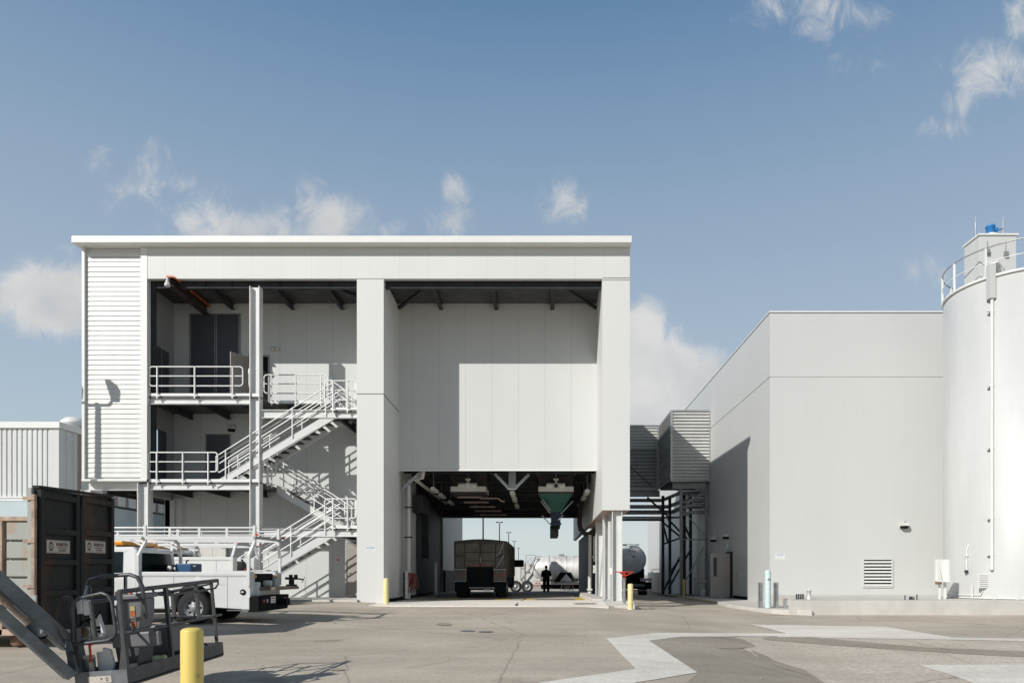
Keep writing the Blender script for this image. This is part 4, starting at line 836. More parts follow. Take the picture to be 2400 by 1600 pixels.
# =================================================================== things in and beyond the passage
P = lambda px, py, Y: Vector((wx(px, Y), Y, wz(py, Y)))
q = MB(); q.box(-6.1, 2.35, YB + .3, 44, EYE + 5.0, EYE + 5.1); q.build('passage_ceiling', 'steel_dark', B)
for y, zb_ in ((31.6, 4.45), (33.6, 4.3), (36, 4.0), (38.5, 3.95), (41, 3.7), (43.8, 3.48)):
    q = MB(); ibeam_x(q, -6.08, 2.4, y, EYE + zb_, EYE + 5.0, .22, .03); q.build('ceiling_girder', 'steel_dark', B)
for X in (-5.2, -3.4, -2.2, -.2, 1.5):
    q = MB(); ibeam_y(q, X, YB + .35, 43.7, EYE + 4.5, EYE + 4.78, .14); q.build('ceiling_beam', 'steel_dark', B)
q = MB(); q.box(-6.08, 2.4, 44.0, 44.15, EYE + 3.46, 9); q.build('rear_upper_wall', 'panel_plain', B)
r_ = random.Random(5)
for i in range(16):
    Y = r_.uniform(37, 43.2); X = r_.uniform(-5.5, .8); z = EYE + r_.uniform(3.45, 3.75); q = MB()
    if i % 2: q.tube([(X, Y, z), (X + r_.uniform(.8, 2.2), Y, z)], r_.uniform(.03, .07), 6)
    else: q.box(X, X + r_.uniform(.2, .7), Y, Y + .3, z, EYE + 3.9)
    q.build('ceiling_service', 'steel_dark', B)
for (a, b_, Y) in (((941, 1148), (986, 1106), 30.9), ((1160, 1110), (1193, 1145), 31.2), ((1240, 1111), (1207, 1144), 31.2)):
    q = MB(); q.bar(P(*a, Y), P(*b_, Y), .12, .10, (0, 1, 0)); q.build('ceiling_brace', 'galv', B)
q = MB(); q.box(wx(1192, 31.2), wx(1209, 31.2), 31.15, 31.3, wz(1147, 31.2), EYE + 5); q.build('hanger_frame', 'steel_grey', B)
# hanging strip lights
def strip(X, Y, Z, label):
    t = thing('strip_light', label, 'strip light', (X, Y, EYE + Z), group='strip lights hanging in the drive-through passage')
    q = MB(); q.prism([(X - .09, EYE + Z), (X + .09, EYE + Z), (X + .12, EYE + Z + .10), (X + .05, EYE + Z + .17), (X - .05, EYE + Z + .17), (X - .12, EYE + Z + .10)], 1, Y, Y + 1.2); q.build('housing', 'offwhite', t)
    q = MB(); q.tube([(X, Y + .25, EYE + Z + .17), (X, Y + .25, EYE + 5.0)], .012, 6); q.build('rod', 'galv', t)
for X, nm, Zs in ((-4.85, 'left', 3.72), (-1.32, 'middle', 3.55), (2.03, 'right', 3.62)):
    for i, Y in enumerate((31.8, 34.3, 37.6)):
        strip(X, Y, Zs, ['nearest', 'second', 'farthest'][i] + ' strip light in the ' + nm + ' row under the passage ceiling')
# loading gates
def gate(px, label, hopper):
    Y = 32.6; s = FP / Y; cx = wx(px, Y); t = thing('loading_gate', label, 'loading chute', (cx, Y, wz(1150, Y)), group='loading gates under the passage ceiling')
    q = MB(); q.box(cx - .8, cx + .8, Y - .12, Y + .12, wz(1152, Y), wz(1140, Y)); q.box(cx - .8, cx + .8, Y + 1.4, Y + 1.6, wz(1152, Y), wz(1140, Y)); q.box(cx - .8, cx - .66, Y + .12, Y + 1.4, wz(1152, Y), wz(1140, Y)); q.box(cx + .66, cx + .8, Y + .12, Y + 1.4, wz(1152, Y), wz(1140, Y)); q.build('frame', 'offwhite', t)
    q = MB(); q.box(cx - .8, cx + .8, Y - .1, Y + 1.5, wz(1156, Y), wz(1152.5, Y)); q.build('base_plate', 'brown_steel', t)
    q = MB(); z = wz(1141, Y) + .06; q.tube([(cx - .44, Y - .2, z), (cx - .4, Y - .2, z)], .1, 12); q.tube([(cx - .4, Y - .2, z), (cx + .4, Y - .2, z)], .12, 14); q.tube([(cx, Y - .34, z - .04), (cx, Y - .05, z - .04)], .14, 14); q.tube([(cx, Y - .2, z + .1), (cx, Y - .2, z + .3)], .06, 10); q.box(cx - .12, cx + .12, Y - .26, Y - .14, z + .22, z + .3); q.build('actuator', 'offwhite', t)
    q = MB(); q.tube([(cx, Y - .36, z - .04), (cx, Y - .34, z - .04)], .09, 14); q.build('hub', 'steel_dark' if hopper else 'sign_white', t)
    q = MB(); q.tube([(cx - .0, Y, z + .3), (cx, Y, EYE + 5)], .03, 6); q.build('hanger', 'steel_grey', t)
    q = MB(); q.prism([(cx - .75, wz(1138, Y)), (cx + .75, wz(1138, Y)), (cx + .92, EYE + 5), (cx - .92, EYE + 5)], 1, Y + .2, Y + 1.3); q.build('duct', 'brown_steel', t)
    if hopper:
        q = MB(); a, b_, z0, z1 = .74, .24, wz(1197, Y), wz(1156, Y); yc = Y + .7
        V = [(cx - a, yc - a, z1), (cx + a, yc - a, z1), (cx + a, yc + a, z1), (cx - a, yc + a, z1), (cx - b_, yc - b_, z0), (cx + b_, yc - b_, z0), (cx + b_, yc + b_, z0), (cx - b_, yc + b_, z0)]
        q.add(V, [(0, 4, 5, 1), (1, 5, 6, 2), (2, 6, 7, 3), (3, 7, 4, 0), (0, 1, 2, 3), (4, 7, 6, 5)]); q.build('hopper', 'green', t)
        q = MB(); q.box(cx - .22, cx + .22, yc - .22, yc + .22, wz(1230, Y), z0 - .002); q.box(cx - .26, cx + .26, yc - .26, yc + .26, wz(1226, Y), wz(1223, Y)); q.build('spout', 'blue_dark', t)
        q = MB(); q.prism([(cx - .26, wz(1229, Y)), (cx + .2, wz(1229, Y)), (cx + .2, wz(1236, Y)), (cx + .13, wz(1238, Y)), (cx + .13, wz(1253, Y)), (cx + .08, wz(1259, Y)), (cx - .26, wz(1259, Y))], 1, yc - .2, yc + .2); q.build('sleeve', 'black', t)
        for (a1, b1) in (((1268, 1174), (1289, 1202)), ((1272, 1170), (1290, 1195)), ((1270, 1207), (1289, 1228)), ((1342, 1174), (1314, 1204)), ((1320, 1206), (1309, 1218))):
            q = MB(); q.tube([P(*a1, Y), P(*b1, Y)], .03, 6); q.build('strut', 'steel_grey', t)
    else:
        for k in range(5):
            q = MB(); w_ = .55 - .03 * k; z = wz(1158 + 1.5 * k, Y); yk = Y + .4 + k * 1.5; q.box(cx - w_ + .1 * k, cx + w_ + .25 * k, yk, yk + .12, z - .12 - .05 * k, z - .05 - .05 * k); q.build('guide_bar', 'shed_brown', t)
        q = MB(); q.tube([(cx + .5, Y + .4, EYE + 3.5), (cx + 1.35, Y + .4, EYE + 3.5), (cx + 1.45, Y + .4, EYE + 3.38), (cx + 1.62, Y + .4, EYE + 3.36)], .04, 8); q.build('air_pipe', 'shed_brown', t)
gate(1098, 'loading gate without a hopper above the brown dump trailer', False)
gate(1303, 'loading gate with a green cone hopper and dark spout over the empty lane', True)
# pipes on the passage walls
q = MB(); q.tube([(-5.78, 31.0, .05), (-5.78, 31.0, EYE + 4.0), (-5.62, 31.2, EYE + 4.18), (-5.5, 31.6, EYE + 4.12), (-5.5, 43, EYE + 4.05)], .085, 12); q.tube([(-5.5, 31.3, EYE + 4.2), (-5.2, 31.1, EYE + 4.2), (-5.15, 31.05, EYE + 4.5)], .1, 10); q.build('wall_pipe', 'offwhite', label='pale drop pipe down the left passage wall behind the red hoses', cat='pipe')
q = MB(); q.tube([(-5.9, 31.9, .4), (-5.9, 31.9, EYE + 4)], .03, 8)
for py in (1190, 1260): q.box(-5.95, -5.6, 30.9, 31.02, wz(py, 31), wz(py - 3, 31))
q.build('conduit', 'brown_steel', label='thin dark conduit with clamps beside the pale drop pipe in the passage', cat='pipe')
Y = 36
q = MB(); q.tube([P(1364, 1150, Y), P(1362, 1178, Y), P(1359, 1195, Y), P(1358, 1225, Y), P(1361, 1240, Y), P(1370, 1250, Y), P(1390, 1252, Y)], .12, 12); q.build('bent_pipe', 'brown_steel', label='fat brown pipe bending out from the right passage wall', cat='pipe')
for px, py0, py1, lb in ((1382, 1253, 1390, 'thick pale vertical pipe at the right passage wall, nearer the lane'), (1394, 1256, 1315, 'shorter pale vertical pipe beside the thick one at the right passage wall')):
    q = MB(); q.tube([P(px, py1, Y - .5), P(px, py0, Y - .5)], .085, 12); q.box(wx(px - 6, Y - .6), wx(px + 6, Y - .6), Y - .65, Y - .4, wz(py1 - 8, Y), wz(py1 - 12, Y)); q.build('wall_pipe', 'offwhite', label=lb, cat='pipe')
q = MB(); q.box(wx(1390, 35), wx(1397, 35), 35, 35.2, wz(1342, 35), wz(1324, 35)); q.build('junction_box', 'offwhite', label='small pale junction box on the right passage wall', cat='electrical box')
def steel_post(px, py0, py1, Y, r, m, lb):
    q = MB(); x = wx(px, Y); q.box(x - r, x + r, Y - r, Y + r, wz(py1, Y), wz(py0, Y)); q.build('steel_post', m, label=lb, cat='post')
steel_post(953, 1337, 1402, 28.6, .05, 'galv', 'pale square steel post in front of the red hoses')
steel_post(947.5, 1340, 1402, 28.9, .04, 'steel_dark', 'dark thin post just left of the pale steel post by the hoses')
steel_post(1022, 1317, 1393, 34, .06, 'steel_grey', 'grey steel post inside the passage left of the dump trailer')
t = thing('hose_bundle', 'dark red hoses hanging in loops on the left passage wall', 'hoses', (-5.8, 30.6, .5))
for k in range(7):
    q = MB(); x0 = wx(958 + k * 2.4, 30.6); q.tube([(x0, 30.5, wz(1340 + k, 30.6)), (x0 + .03 * (k % 3 - 1), 30.45, wz(1365, 30.6)), (x0 + .02 * k - .04, 30.5, wz(1392 - k * 1.5, 30.6)), (x0 + .07 + .02 * k, 30.5, wz(1370 + k, 30.6)), (x0 + .1, 30.55, wz(1342, 30.6))], .022, 6); q.build('hose', 'hose_red' if k < 6 else 'green', t)
q = MB(); q.box(-6.07, -5.6, 33.5, 35.5, EYE + 2.9, EYE + 3.7); q.box(-6.07, -5.7, 36.0, 36.3, 1.9, EYE + 3.3); q.build('wall_duct', 'steel_dark', B)
# ------------------------------------------------ dump trailer
def wheel_mb(q, x, y, z, r, w, axis=0, n=24):
    prof = [(r * .6, -w / 2), (r * .93, -w / 2), (r, -w * .38), (r, w * .38), (r * .93, w / 2), (r * .6, w / 2)]
    q.lathe(prof, (x, y, z), n, axis); return q
def wheel(parent, x, y, z, r, w, axis, rim='galv', side=-1, name='wheel'):
    """tyre with rim and hub as sub-parts; axis 0 = axle along x, 1 = along y; side: which way the outer face looks"""
    q = MB(); wheel_mb(q, x, y, z, r, w, axis, 28); tyre = q.build(name, 'rubber', parent)
    a = w / 2 * side; q = MB(); C = (x, y, z); q.lathe([(r * .62, a), (r * .58, a * .9), (r * .5, a * .55), (r * .3, a * .45), (r * .24, a * .85), (0, a * .85)] if side > 0 else [(0, a * .85), (r * .24, a * .85), (r * .3, a * .45), (r * .5, a * .55), (r * .58, a * .9), (r * .62, a)], C, 24, axis); q.build('rim', rim, tyre)
    q = MB(); 
    for k in range(8):
        t_ = k * math.pi / 4; u, v = r * .4 * math.cos(t_), r * .4 * math.sin(t_); c = (a * .52)
        if axis == 1: q.box(x + u - r * .06, x + u + r * .06, y + c - .006, y + c + .006, z + v - r * .06, z + v + r * .06)
        else: q.box(x + c - .006, x + c + .006, y + u - r * .06, y + u + r * .06, z + v - r * .06, z + v + r * .06)
    q.build('rim_holes', 'black', tyre); return tyre
Y = 34.0; xa, xb2 = wx(1064, Y), wx(1188, Y); zt_ = wz(1270, Y); z0 = -.04; xm = (xa + xb2) / 2
DT = thing('dump_trailer', 'dusty brown end dump trailer parked in the left lane of the passage, rear doors shut', 'dump truck', (xm, Y, z0))
q = MB(); w2 = (xb2 - xa) / 2; arch = [(xm - w2 + 2 * w2 * k / 8, zt_ + .1 * math.sin(math.pi * k / 8)) for k in range(9)]
q.prism([(xa, .95), (xb2, .95)] + arch[::-1], 1, Y, Y + 8.2); q.build('box_body', 'trailer_brown', DT)
q = MB(); q.prism([(p[0], p[1] + .005) for p in arch] + [(p[0], p[1] + .045) for p in arch[::-1]], 1, Y - .05, Y + 8.3); q.build('tarp', 'black', DT)
for k in range(11):
    q = MB(); q.box(xb2, xb2 + .07, Y + .1 + k * .8, Y + .2 + k * .8, 1.0, zt_ + .03); q.build('side_rib', 'trailer_brown', DT)
def dp(name, x0, x1, y0, y1, m, d=.05, par=DT): q = MB(); q.box(wx(x0, Y), wx(x1, Y), Y - d, Y - .002, wz(y1, Y), wz(y0, Y)); return q.build(name, m, par, bevel=.01)
mat('trailer_door', (.13, .105, .088), .55, nz=.25, nscale=3, bump=.1)
for a, b_ in ((1090, 1123.5), (1128, 1160)):
    dd = dp('rear_door', a, b_, 1273, 1327, 'trailer_door', .05)
    q = MB(); 
    for py in (1293.5, 1313.5): q.box(wx(a, Y), wx(b_, Y), Y - .056, Y - .051, wz(py + .6, Y), wz(py - .6, Y))
    q.build('panel_seam', 'black', dd)
for a, b_ in ((1069, 1088), (1163, 1182)):
    dp('corner_panel', a, b_, 1274, 1298, 'trailer_door', .03); dp('corner_panel', a, b_, 1305, 1330, 'trailer_door', .03)
q = MB(); q.tube([P(1126, 1304, Y - .09), P(1126, 1318, Y - .09)], .02, 6); q.tube([P(1180, 1272, Y - .1), P(1170, 1297, Y - .1), P(1163, 1302, Y - .1)], .025, 6); q.tube([P(1181, 1300, Y - .1), P(1164, 1328, Y - .1)], .025, 6); q.build('latch_bar', 'galv', DT)
for a, b_ in ((1064, 1094), (1157, 1187)):
    f = dp('fender_panel', a, b_, 1334, 1361, 'trailer_door', .16); q = MB(); q.box(wx(a, Y), wx(b_, Y), Y - .2, Y - .1, wz(1334, Y), wz(1332.5, Y)); q.box(wx(a, Y), wx(b_, Y), Y - .2, Y - .1, wz(1362, Y), wz(1361, Y)); q.build('edge_strip', 'galv', f)
for a, b_ in ((1159, 1166), (1175, 1183)): dp('tail_light', a, b_, 1345, 1348, 'red_lens', .17)
for a, b_ in ((1100, 1106), (1112, 1121), (1130, 1139)): dp('marker_light', a, b_, 1322.5, 1325, 'red_lens', .06)
q = MB(); q.box(xa + .1, xb2 - .1, Y + .3, Y + 8, .55, .93); q.box(wx(1095, Y), wx(1156, Y), Y - .03, Y + .1, .35, wz(1328, Y)); q.build('chassis', 'black', DT)
q = MB(); q.box(wx(1100, Y), wx(1160, Y), Y - .12, Y - .06, wz(1378, Y), wz(1375, Y)); q.build('bumper_bar', 'steel_grey', DT)
q = MB(); q.box(wx(1134, Y), wx(1150, Y), Y - .14, Y - .13, wz(1384, Y), wz(1380, Y)); q.build('number_plate', 'sign_white', DT)
for a, b_ in ((1066, 1094), (1157, 1187)): dp('mud_flap', a, b_, 1363, 1386, 'black', .1)
for yy_ in (Y + .8, Y + 2.1):
    for xx in (xa + .3, xb2 - .3): wheel(DT, xx, yy_, .48, .5, .5, 0, side=1 if xx > xm else -1)
q = MB(); q.box(xb2 - .1, xb2 + .55, Y + 8.4, Y + 10.2, EYE + .45, EYE + .85); q.build('cab_fairing', 'black', DT)
q = MB(); q.box(xa, xb2 - .05, Y + 8.4, Y + 10.6, .3, 2.2); q.build('tractor_cab', 'black', DT, bevel=.1)
# ------------------------------------------------ bulk tanker far behind
Y = 64.0; TK = thing('bulk_tanker', 'long pale dusty bulk tanker trailer seen side-on beyond the passage', 'tanker trailer', (2, Y, gz(2, Y)))
zc = EYE + .47; rr = 1.18
q = MB(); x0 = wx(1243, Y); q.lathe([(0, x0), (rr * .55, x0 + .05), (rr * .9, x0 + .35), (rr, x0 + .6), (rr, x0 + 9.5), (rr * .9, x0 + 9.8), (0, x0 + 10)], (0, Y, zc), 40, 0); q.build('tank', 'stainless', TK)
def cone(px, w, zb_): q = MB(); x = wx(px, Y); q.lathe([(.22, -.75), (w, .1), (w * .98, .3)], (x, Y, zc - .45), 20, 2); q.build('hopper_cone', 'stainless', TK)
cone(1262, 1.0, 0); cone(1320 - 34, 1.0, 0); cone(1356, 1.0, 0)
q = MB(); x1 = wx(1320.5, Y - 1.2); q.prism([(wx(1298, Y), wz(1363, Y)), (wx(1313, Y), wz(1339, Y)), (wx(1337, Y), wz(1337, Y)), (wx(1343, Y), wz(1362, Y))], 1, Y - 1.14, Y - 1.1); q.build('side_recess', 'black', TK)
q = MB(); q.prism([(wx(1311, Y), wz(1361, Y)), (wx(1326, Y), wz(1344, Y)), (wx(1341, Y), wz(1361, Y))], 1, Y - 1.2, Y - 1.15); q.build('cone_cover', 'stainless', TK)
q = MB(); q.prism([(wx(1200, Y), wz(1362, Y)), (wx(1200, Y), wz(1318, Y)), (wx(1240, Y), wz(1318, Y)), (wx(1268, Y), wz(1360, Y))], 1, Y - .8, Y + .8); q.build('nose_panel', 'stainless', TK)
for px in (1287, 1327): q = MB(); q.tube([(wx(px, Y), Y + (rr + .01) * math.cos(k * math.pi / 12), zc + (rr + .01) * math.sin(k * math.pi / 12)) for k in range(24)], .03, 5, closed=True); q.build('band', 'galv', TK)
q = MB(); q.box(wx(1200, Y), wx(1420, Y), Y - 1.1, Y - .95, wz(1368, Y), wz(1361, Y)); q.build('side_rail', 'offwhite', TK)
for px in (1224, 1255, 1262, 1281, 1300): q = MB(); q.box(wx(px, Y), wx(px + 4, Y), Y - 1.13, Y - 1.105, wz(1366, Y), wz(1364, Y)); q.build('reflector', 'red_lens', TK)
for (a, b_, w) in (((1221, 1360), (1250, 1322), .16), ((1249, 1328), (1267, 1352), .1), ((1250, 1322), (1256, 1302), .08), ((1234, 1300), (1256, 1300), .04), ((1233, 1300), (1233, 1318), .05), ((1221, 1332), (1233, 1332), .1), ((1221, 1310), (1221, 1358), .06), ((1233, 1318), (1246, 1306), .04)):
    q = MB(); q.bar(P(*a, Y - 1.2), P(*b_, Y - 1.2), w, .06, (0, 1, 0)); q.build('ladder_frame', 'steel_grey', TK)
q = MB(); q.box(wx(1268, Y), wx(1400, Y), Y - .8, Y + .8, wz(1379, Y), wz(1369, Y)); q.build('underframe', 'black', TK)
for px in (1210, 1236): wheel(TK, wx(px, Y), Y - 1.0, gz(2, Y) + .52, .52, .4, 1, side=-1)
q = MB(); q.box(wx(1310, Y), wx(1322, Y), Y - .3, Y + .3, zc + rr - .02, zc + rr + .14); q.build('hatch', 'galv', TK)
for k in range(10):
    q = MB(); X = wx(1316 + k * 3, Y); q.tube([(X, Y - .95, wz(1369, Y)), (X + .12 * (k % 3 - 1), Y - .95, wz(1382, Y))], .035, 5); q.build('hose', 'hose_red' if k % 2 else 'offwhite', TK)
q = MB(); q.box(-60, 80, 90, 96, -1.2, .05); q.build('dirt_bank', 'red_dirt', kind='structure')
for i, (dx_, Y) in enumerate(((0, 95), (0, 131.7), (.2, 164), (-.2, 207), (-.7, 261))):
    X = -7.8 + dx_; z0 = gz(X, Y); zt_ = EYE + 9.5
    t = thing('street_lamp', 'tall twin-headed lamp post beyond the passage, ' + ['nearest of five, its head hidden', 'second of five in the row', 'third of five in the row', 'fourth of five in the row', 'farthest of five in the row'][i], 'lamp post', (X, Y, z0), group='twin-headed lamp posts in a row beyond the passage')
    q = MB(); q.tube([(X, Y, z0), (X, Y, zt_)], [.13, .09], 8); q.build('pole', 'steel_dark', t)
    for s in (-1, 1): q = MB(); q.box(X + s * .12, X + s * .62, Y - .2, Y + .2, zt_ - .02, zt_ + .16); q.build('lamp_head', 'steel_dark', t)
# ------------------------------------------------ tank truck in the alley
Y = 58.0; cx = wx(1481, Y); zc = wz(1311, Y); rr = 1.13; zg0 = gz(cx, Y)
TT = thing('tank_truck', 'polished steel tank truck seen from behind in the alley between the buildings', 'tank truck', (cx, Y, zg0))
q = MB(); q.lathe([(0, -.28), (.25, -.26), (.7, -.17), (1.0, -.06), (rr, .03), (rr, 8.8), (.8, 9), (0, 9.1)], (cx, Y, zc), 48, 1); q.build('tank', 'chrome', TT)
q = MB(); q.tube([(cx + (rr + .005) * math.cos(k * math.pi / 24), Y + .05, zc + (rr + .005) * math.sin(k * math.pi / 24)) for k in range(48)], .035, 6, closed=True); q.build('end_ring', 'galv', TT)
for dx_ in (-.2, 0, .2): q = MB(); q.tube([(cx + dx_, Y - .26, zc + .68), (cx + dx_, Y - .1, zc + .68)], .045, 12); q.build('round_lamp', 'black', TT)
q = MB(); q.box(cx + .02, cx + .19, Y - .27, Y - .1, zc + .22, zc + .31); q.build('label_plate', 'black', TT)
q = MB(); q.tube([(cx - .7, Y + .2, zc + rr + .12), (cx + .6, Y + .2, zc + rr + .12), (cx + .6, Y + .2, zc + rr - .2)], .025, 6); q.tube([(cx + .6, Y + .2, zc + rr + .12), (cx + .6, Y + 5, zc + rr + .12)], .025, 6); q.tube([(cx + .46, Y + .2, zc + rr + .1), (cx + .46, Y + .2, zc + rr - .15)], .02, 6); q.box(cx - .7, cx - .4, Y + .1, Y + .5, zc + rr + .02, zc + rr + .12); q.build('walkway_rail', 'steel_dark', TT)
q = MB(); q.box(cx + rr + .02, cx + rr + .14, Y + 6, Y + 6.2, zc - .3, zc + .3); q.build('mirror', 'black', TT)
q = MB(); q.box(cx - 1.0, cx + 1.05, Y + .3, Y + 9, zg0 + .6, zc - .7); q.prism([(cx + .3, zg0 + .75), (cx + 1.1, zg0 + .75), (cx + 1.15, zg0 + 1.35), (cx + .95, zg0 + 1.55), (cx + .6, zg0 + 1.5)], 1, Y + .1, Y + 2.6); q.build('chassis', 'black', TT)
q = MB(); q.box(wx(1500, Y), wx(1527, Y), Y - .25, Y - .2, wz(1361, Y), wz(1354, Y)); lp = q.build('light_panel', 'sign_white', TT)
for px in (1504, 1523.5): q = MB(); q.tube([P(px, 1357, Y - .28), P(px, 1357, Y - .25)], .075, 14); q.build('tail_light', 'red_lens', lp)
q = MB(); q.box(wx(1484, Y), wx(1510, Y), Y - .3, Y - .25, wz(1373, Y), wz(1368, Y)); q.build('number_plate', 'steel_grey', TT)
q = MB(); q.box(wx(1462, Y), wx(1527, Y), Y - .35, Y - .25, wz(1384, Y), wz(1381, Y)); q.build('bumper', 'steel_grey', TT)
for a, b_, m in ((1486, 1492, 'red_lens'), (1503, 1512, 'red_lens'), (1513, 1522, 'sign_white')): q = MB(); q.box(wx(a, Y), wx(b_, Y), Y - .36, Y - .352, wz(1383.5, Y), wz(1381.5, Y)); q.build('reflector', m, TT)
q = MB(); q.box(wx(1511, Y), wx(1527, Y), Y - .1, Y - .05, wz(1380, Y), wz(1363, Y)); q.build('mud_flap', 'black', TT)
for yy_ in (Y + .8, Y + 2.1):
    for s in (-1, 1): wheel(TT, cx + s * 1.05, yy_, zg0 + .56, .56, .5, 0, side=s)
# ------------------------------------------------ person
def person(x, y, z, h):
    t = thing('person', 'person in dark work clothes and cap standing in the empty lane', 'person', (x, y, z), 0)
    k = h / 1.75
    J = {'pelvis': (0, 0, .95, .20, .15), 'waist': (0, 0, 1.08, .215, .16), 'chest': (0, .01, 1.27, .235, .17), 'sh': (0, .01, 1.41, .17, .13), 'neck': (0, 0, 1.51, .06, .06), 'nk2': (0, -.005, 1.57, .055, .055),
         'sl': (-.21, .01, 1.39, .095, .095), 'el': (-.28, .0, 1.13, .08, .08), 'wl': (-.17, -.2, 1.08, .04, .04),
         'sr': (.21, .01, 1.39, .095, .095), 'er': (.31, -.02, 1.15, .08, .08), 'wr': (.13, -.22, 1.17, .04, .04),
         'hl': (-.11, 0, .88, .14, .14), 'kl': (-.11, -.01, .50, .105, .11), 'al': (-.12, .02, .10, .08, .08), 'tl': (-.14, -.14, .04, .045, .035),
         'hr': (.11, 0, .88, .14, .14), 'kr': (.12, -.02, .50, .105, .11), 'ar': (.13, .01, .10, .08, .08), 'tr': (.15, -.15, .04, .045, .035)}
    E = [('pelvis', 'waist'), ('waist', 'chest'), ('chest', 'sh'), ('sh', 'neck'), ('neck', 'nk2'), ('sh', 'sl'), ('sl', 'el'), ('el', 'wl'), ('sh', 'sr'), ('sr', 'er'), ('er', 'wr'), ('pelvis', 'hl'), ('hl', 'kl'), ('kl', 'al'), ('al', 'tl'), ('pelvis', 'hr'), ('hr', 'kr'), ('kr', 'ar'), ('ar', 'tr')]
    def skin(name, J, E, m, parent, root):
        ks = list(J); me = bpy.data.meshes.new(name); me.from_pydata([Vector(J[a][:3]) * k for a in ks], [(ks.index(a), ks.index(b)) for a, b in E], [])
        o = bpy.data.objects.new(name, me); COL.objects.link(o); o.parent = parent; me.materials.append(MC[m])
        md = o.modifiers.new('skin', 'SKIN'); md.use_smooth_shade = True
        for i, a in enumerate(ks): me.skin_vertices[0].data[i].radius = (J[a][3] * k, J[a][4] * k)
        me.skin_vertices[0].data[ks.index(root)].use_root = True
        sb = o.modifiers.new('sub', 'SUBSURF'); sb.levels = 1; sb.render_levels = 2; return o
    body = skin('body', J, E, 'cloth_black', t, 'pelvis')
    for s in (-1, 1):
        w = J['wl' if s < 0 else 'wr']; H = {'w': (w[0], w[1], w[2], .032, .025), 'p': (w[0] - s * .05, w[1] - .05, w[2] + .01, .04, .022)}; EE = [('w', 'p')]
        for i, (a, l) in enumerate(((.030, .07), (.010, .08), (-.012, .075), (-.032, .06))):
            H['f%d' % i] = (w[0] - s * .09, w[1] - .07, w[2] + .01 + a, .010, .010); H['g%d' % i] = (w[0] - s * (.09 + l * .6), w[1] - .06, w[2] + a, .009, .009); EE += [('p', 'f%d' % i), ('f%d' % i, 'g%d' % i)]
        H['t0'] = (w[0] - s * .03, w[1] - .07, w[2] + .05, .011, .011); H['t1'] = (w[0] - s * .06, w[1] - .09, w[2] + .07, .009, .009); EE += [('p', 't0'), ('t0', 't1')]
        skin('hand', H, EE, 'skin', t, 'w')
    q = MB(); prof = [(0, -.125), (.045, -.118), (.068, -.07), (.078, 0), (.08, .05), (.066, .095), (.03, .12), (0, .124)]
    q.lathe([(r * k, z * k) for r, z in prof], (0, -.01 * k, 1.66 * k), 16); q.add([Vector(v) * k for v in [(-.014, -.085, 1.63), (.014, -.085, 1.63), (0, -.115, 1.635), (0, -.085, 1.68)]], [(0, 1, 2), (1, 3, 2), (3, 0, 2)])
    for s in (-1, 1): q.box(s * .078 * k, s * .09 * k, -.02 * k, .015 * k, 1.63 * k, 1.69 * k)
    q.v = [(v[0] + x, v[1] + y, v[2] + z) for v in q.v]; hd = q.build('head', 'skin', t)
    q = MB(); 
    for s in (-1, 1): q.box((s * .03 - .012) * k, (s * .03 + .012) * k, -.089 * k, -.08 * k, 1.665 * k, 1.675 * k)
    q.box(-.025 * k, .025 * k, -.088 * k, -.075 * k, 1.60 * k, 1.607 * k); q.v = [(v[0] + x, v[1] + y, v[2] + z) for v in q.v]; q.build('face_features', 'black', hd)
    q = MB(); q.lathe([(.084 * k, .02 * k), (.086 * k, .06 * k), (.07 * k, .11 * k), (.03 * k, .133 * k), (0, .137 * k)], (0, -.01 * k, 1.66 * k), 16); q.prism([(-.06 * k, -.08 * k), (.06 * k, -.08 * k), (.04 * k, -.15 * k), (-.04 * k, -.15 * k)], 2, 1.69 * k, 1.70 * k)
    q.v = [(v[0] + x, v[1] + y, v[2] + z) for v in q.v]; q.build('cap', 'cloth_black', t)
    return t
person(wx(1280, 45.5), 45.5, -.118, 1.74)
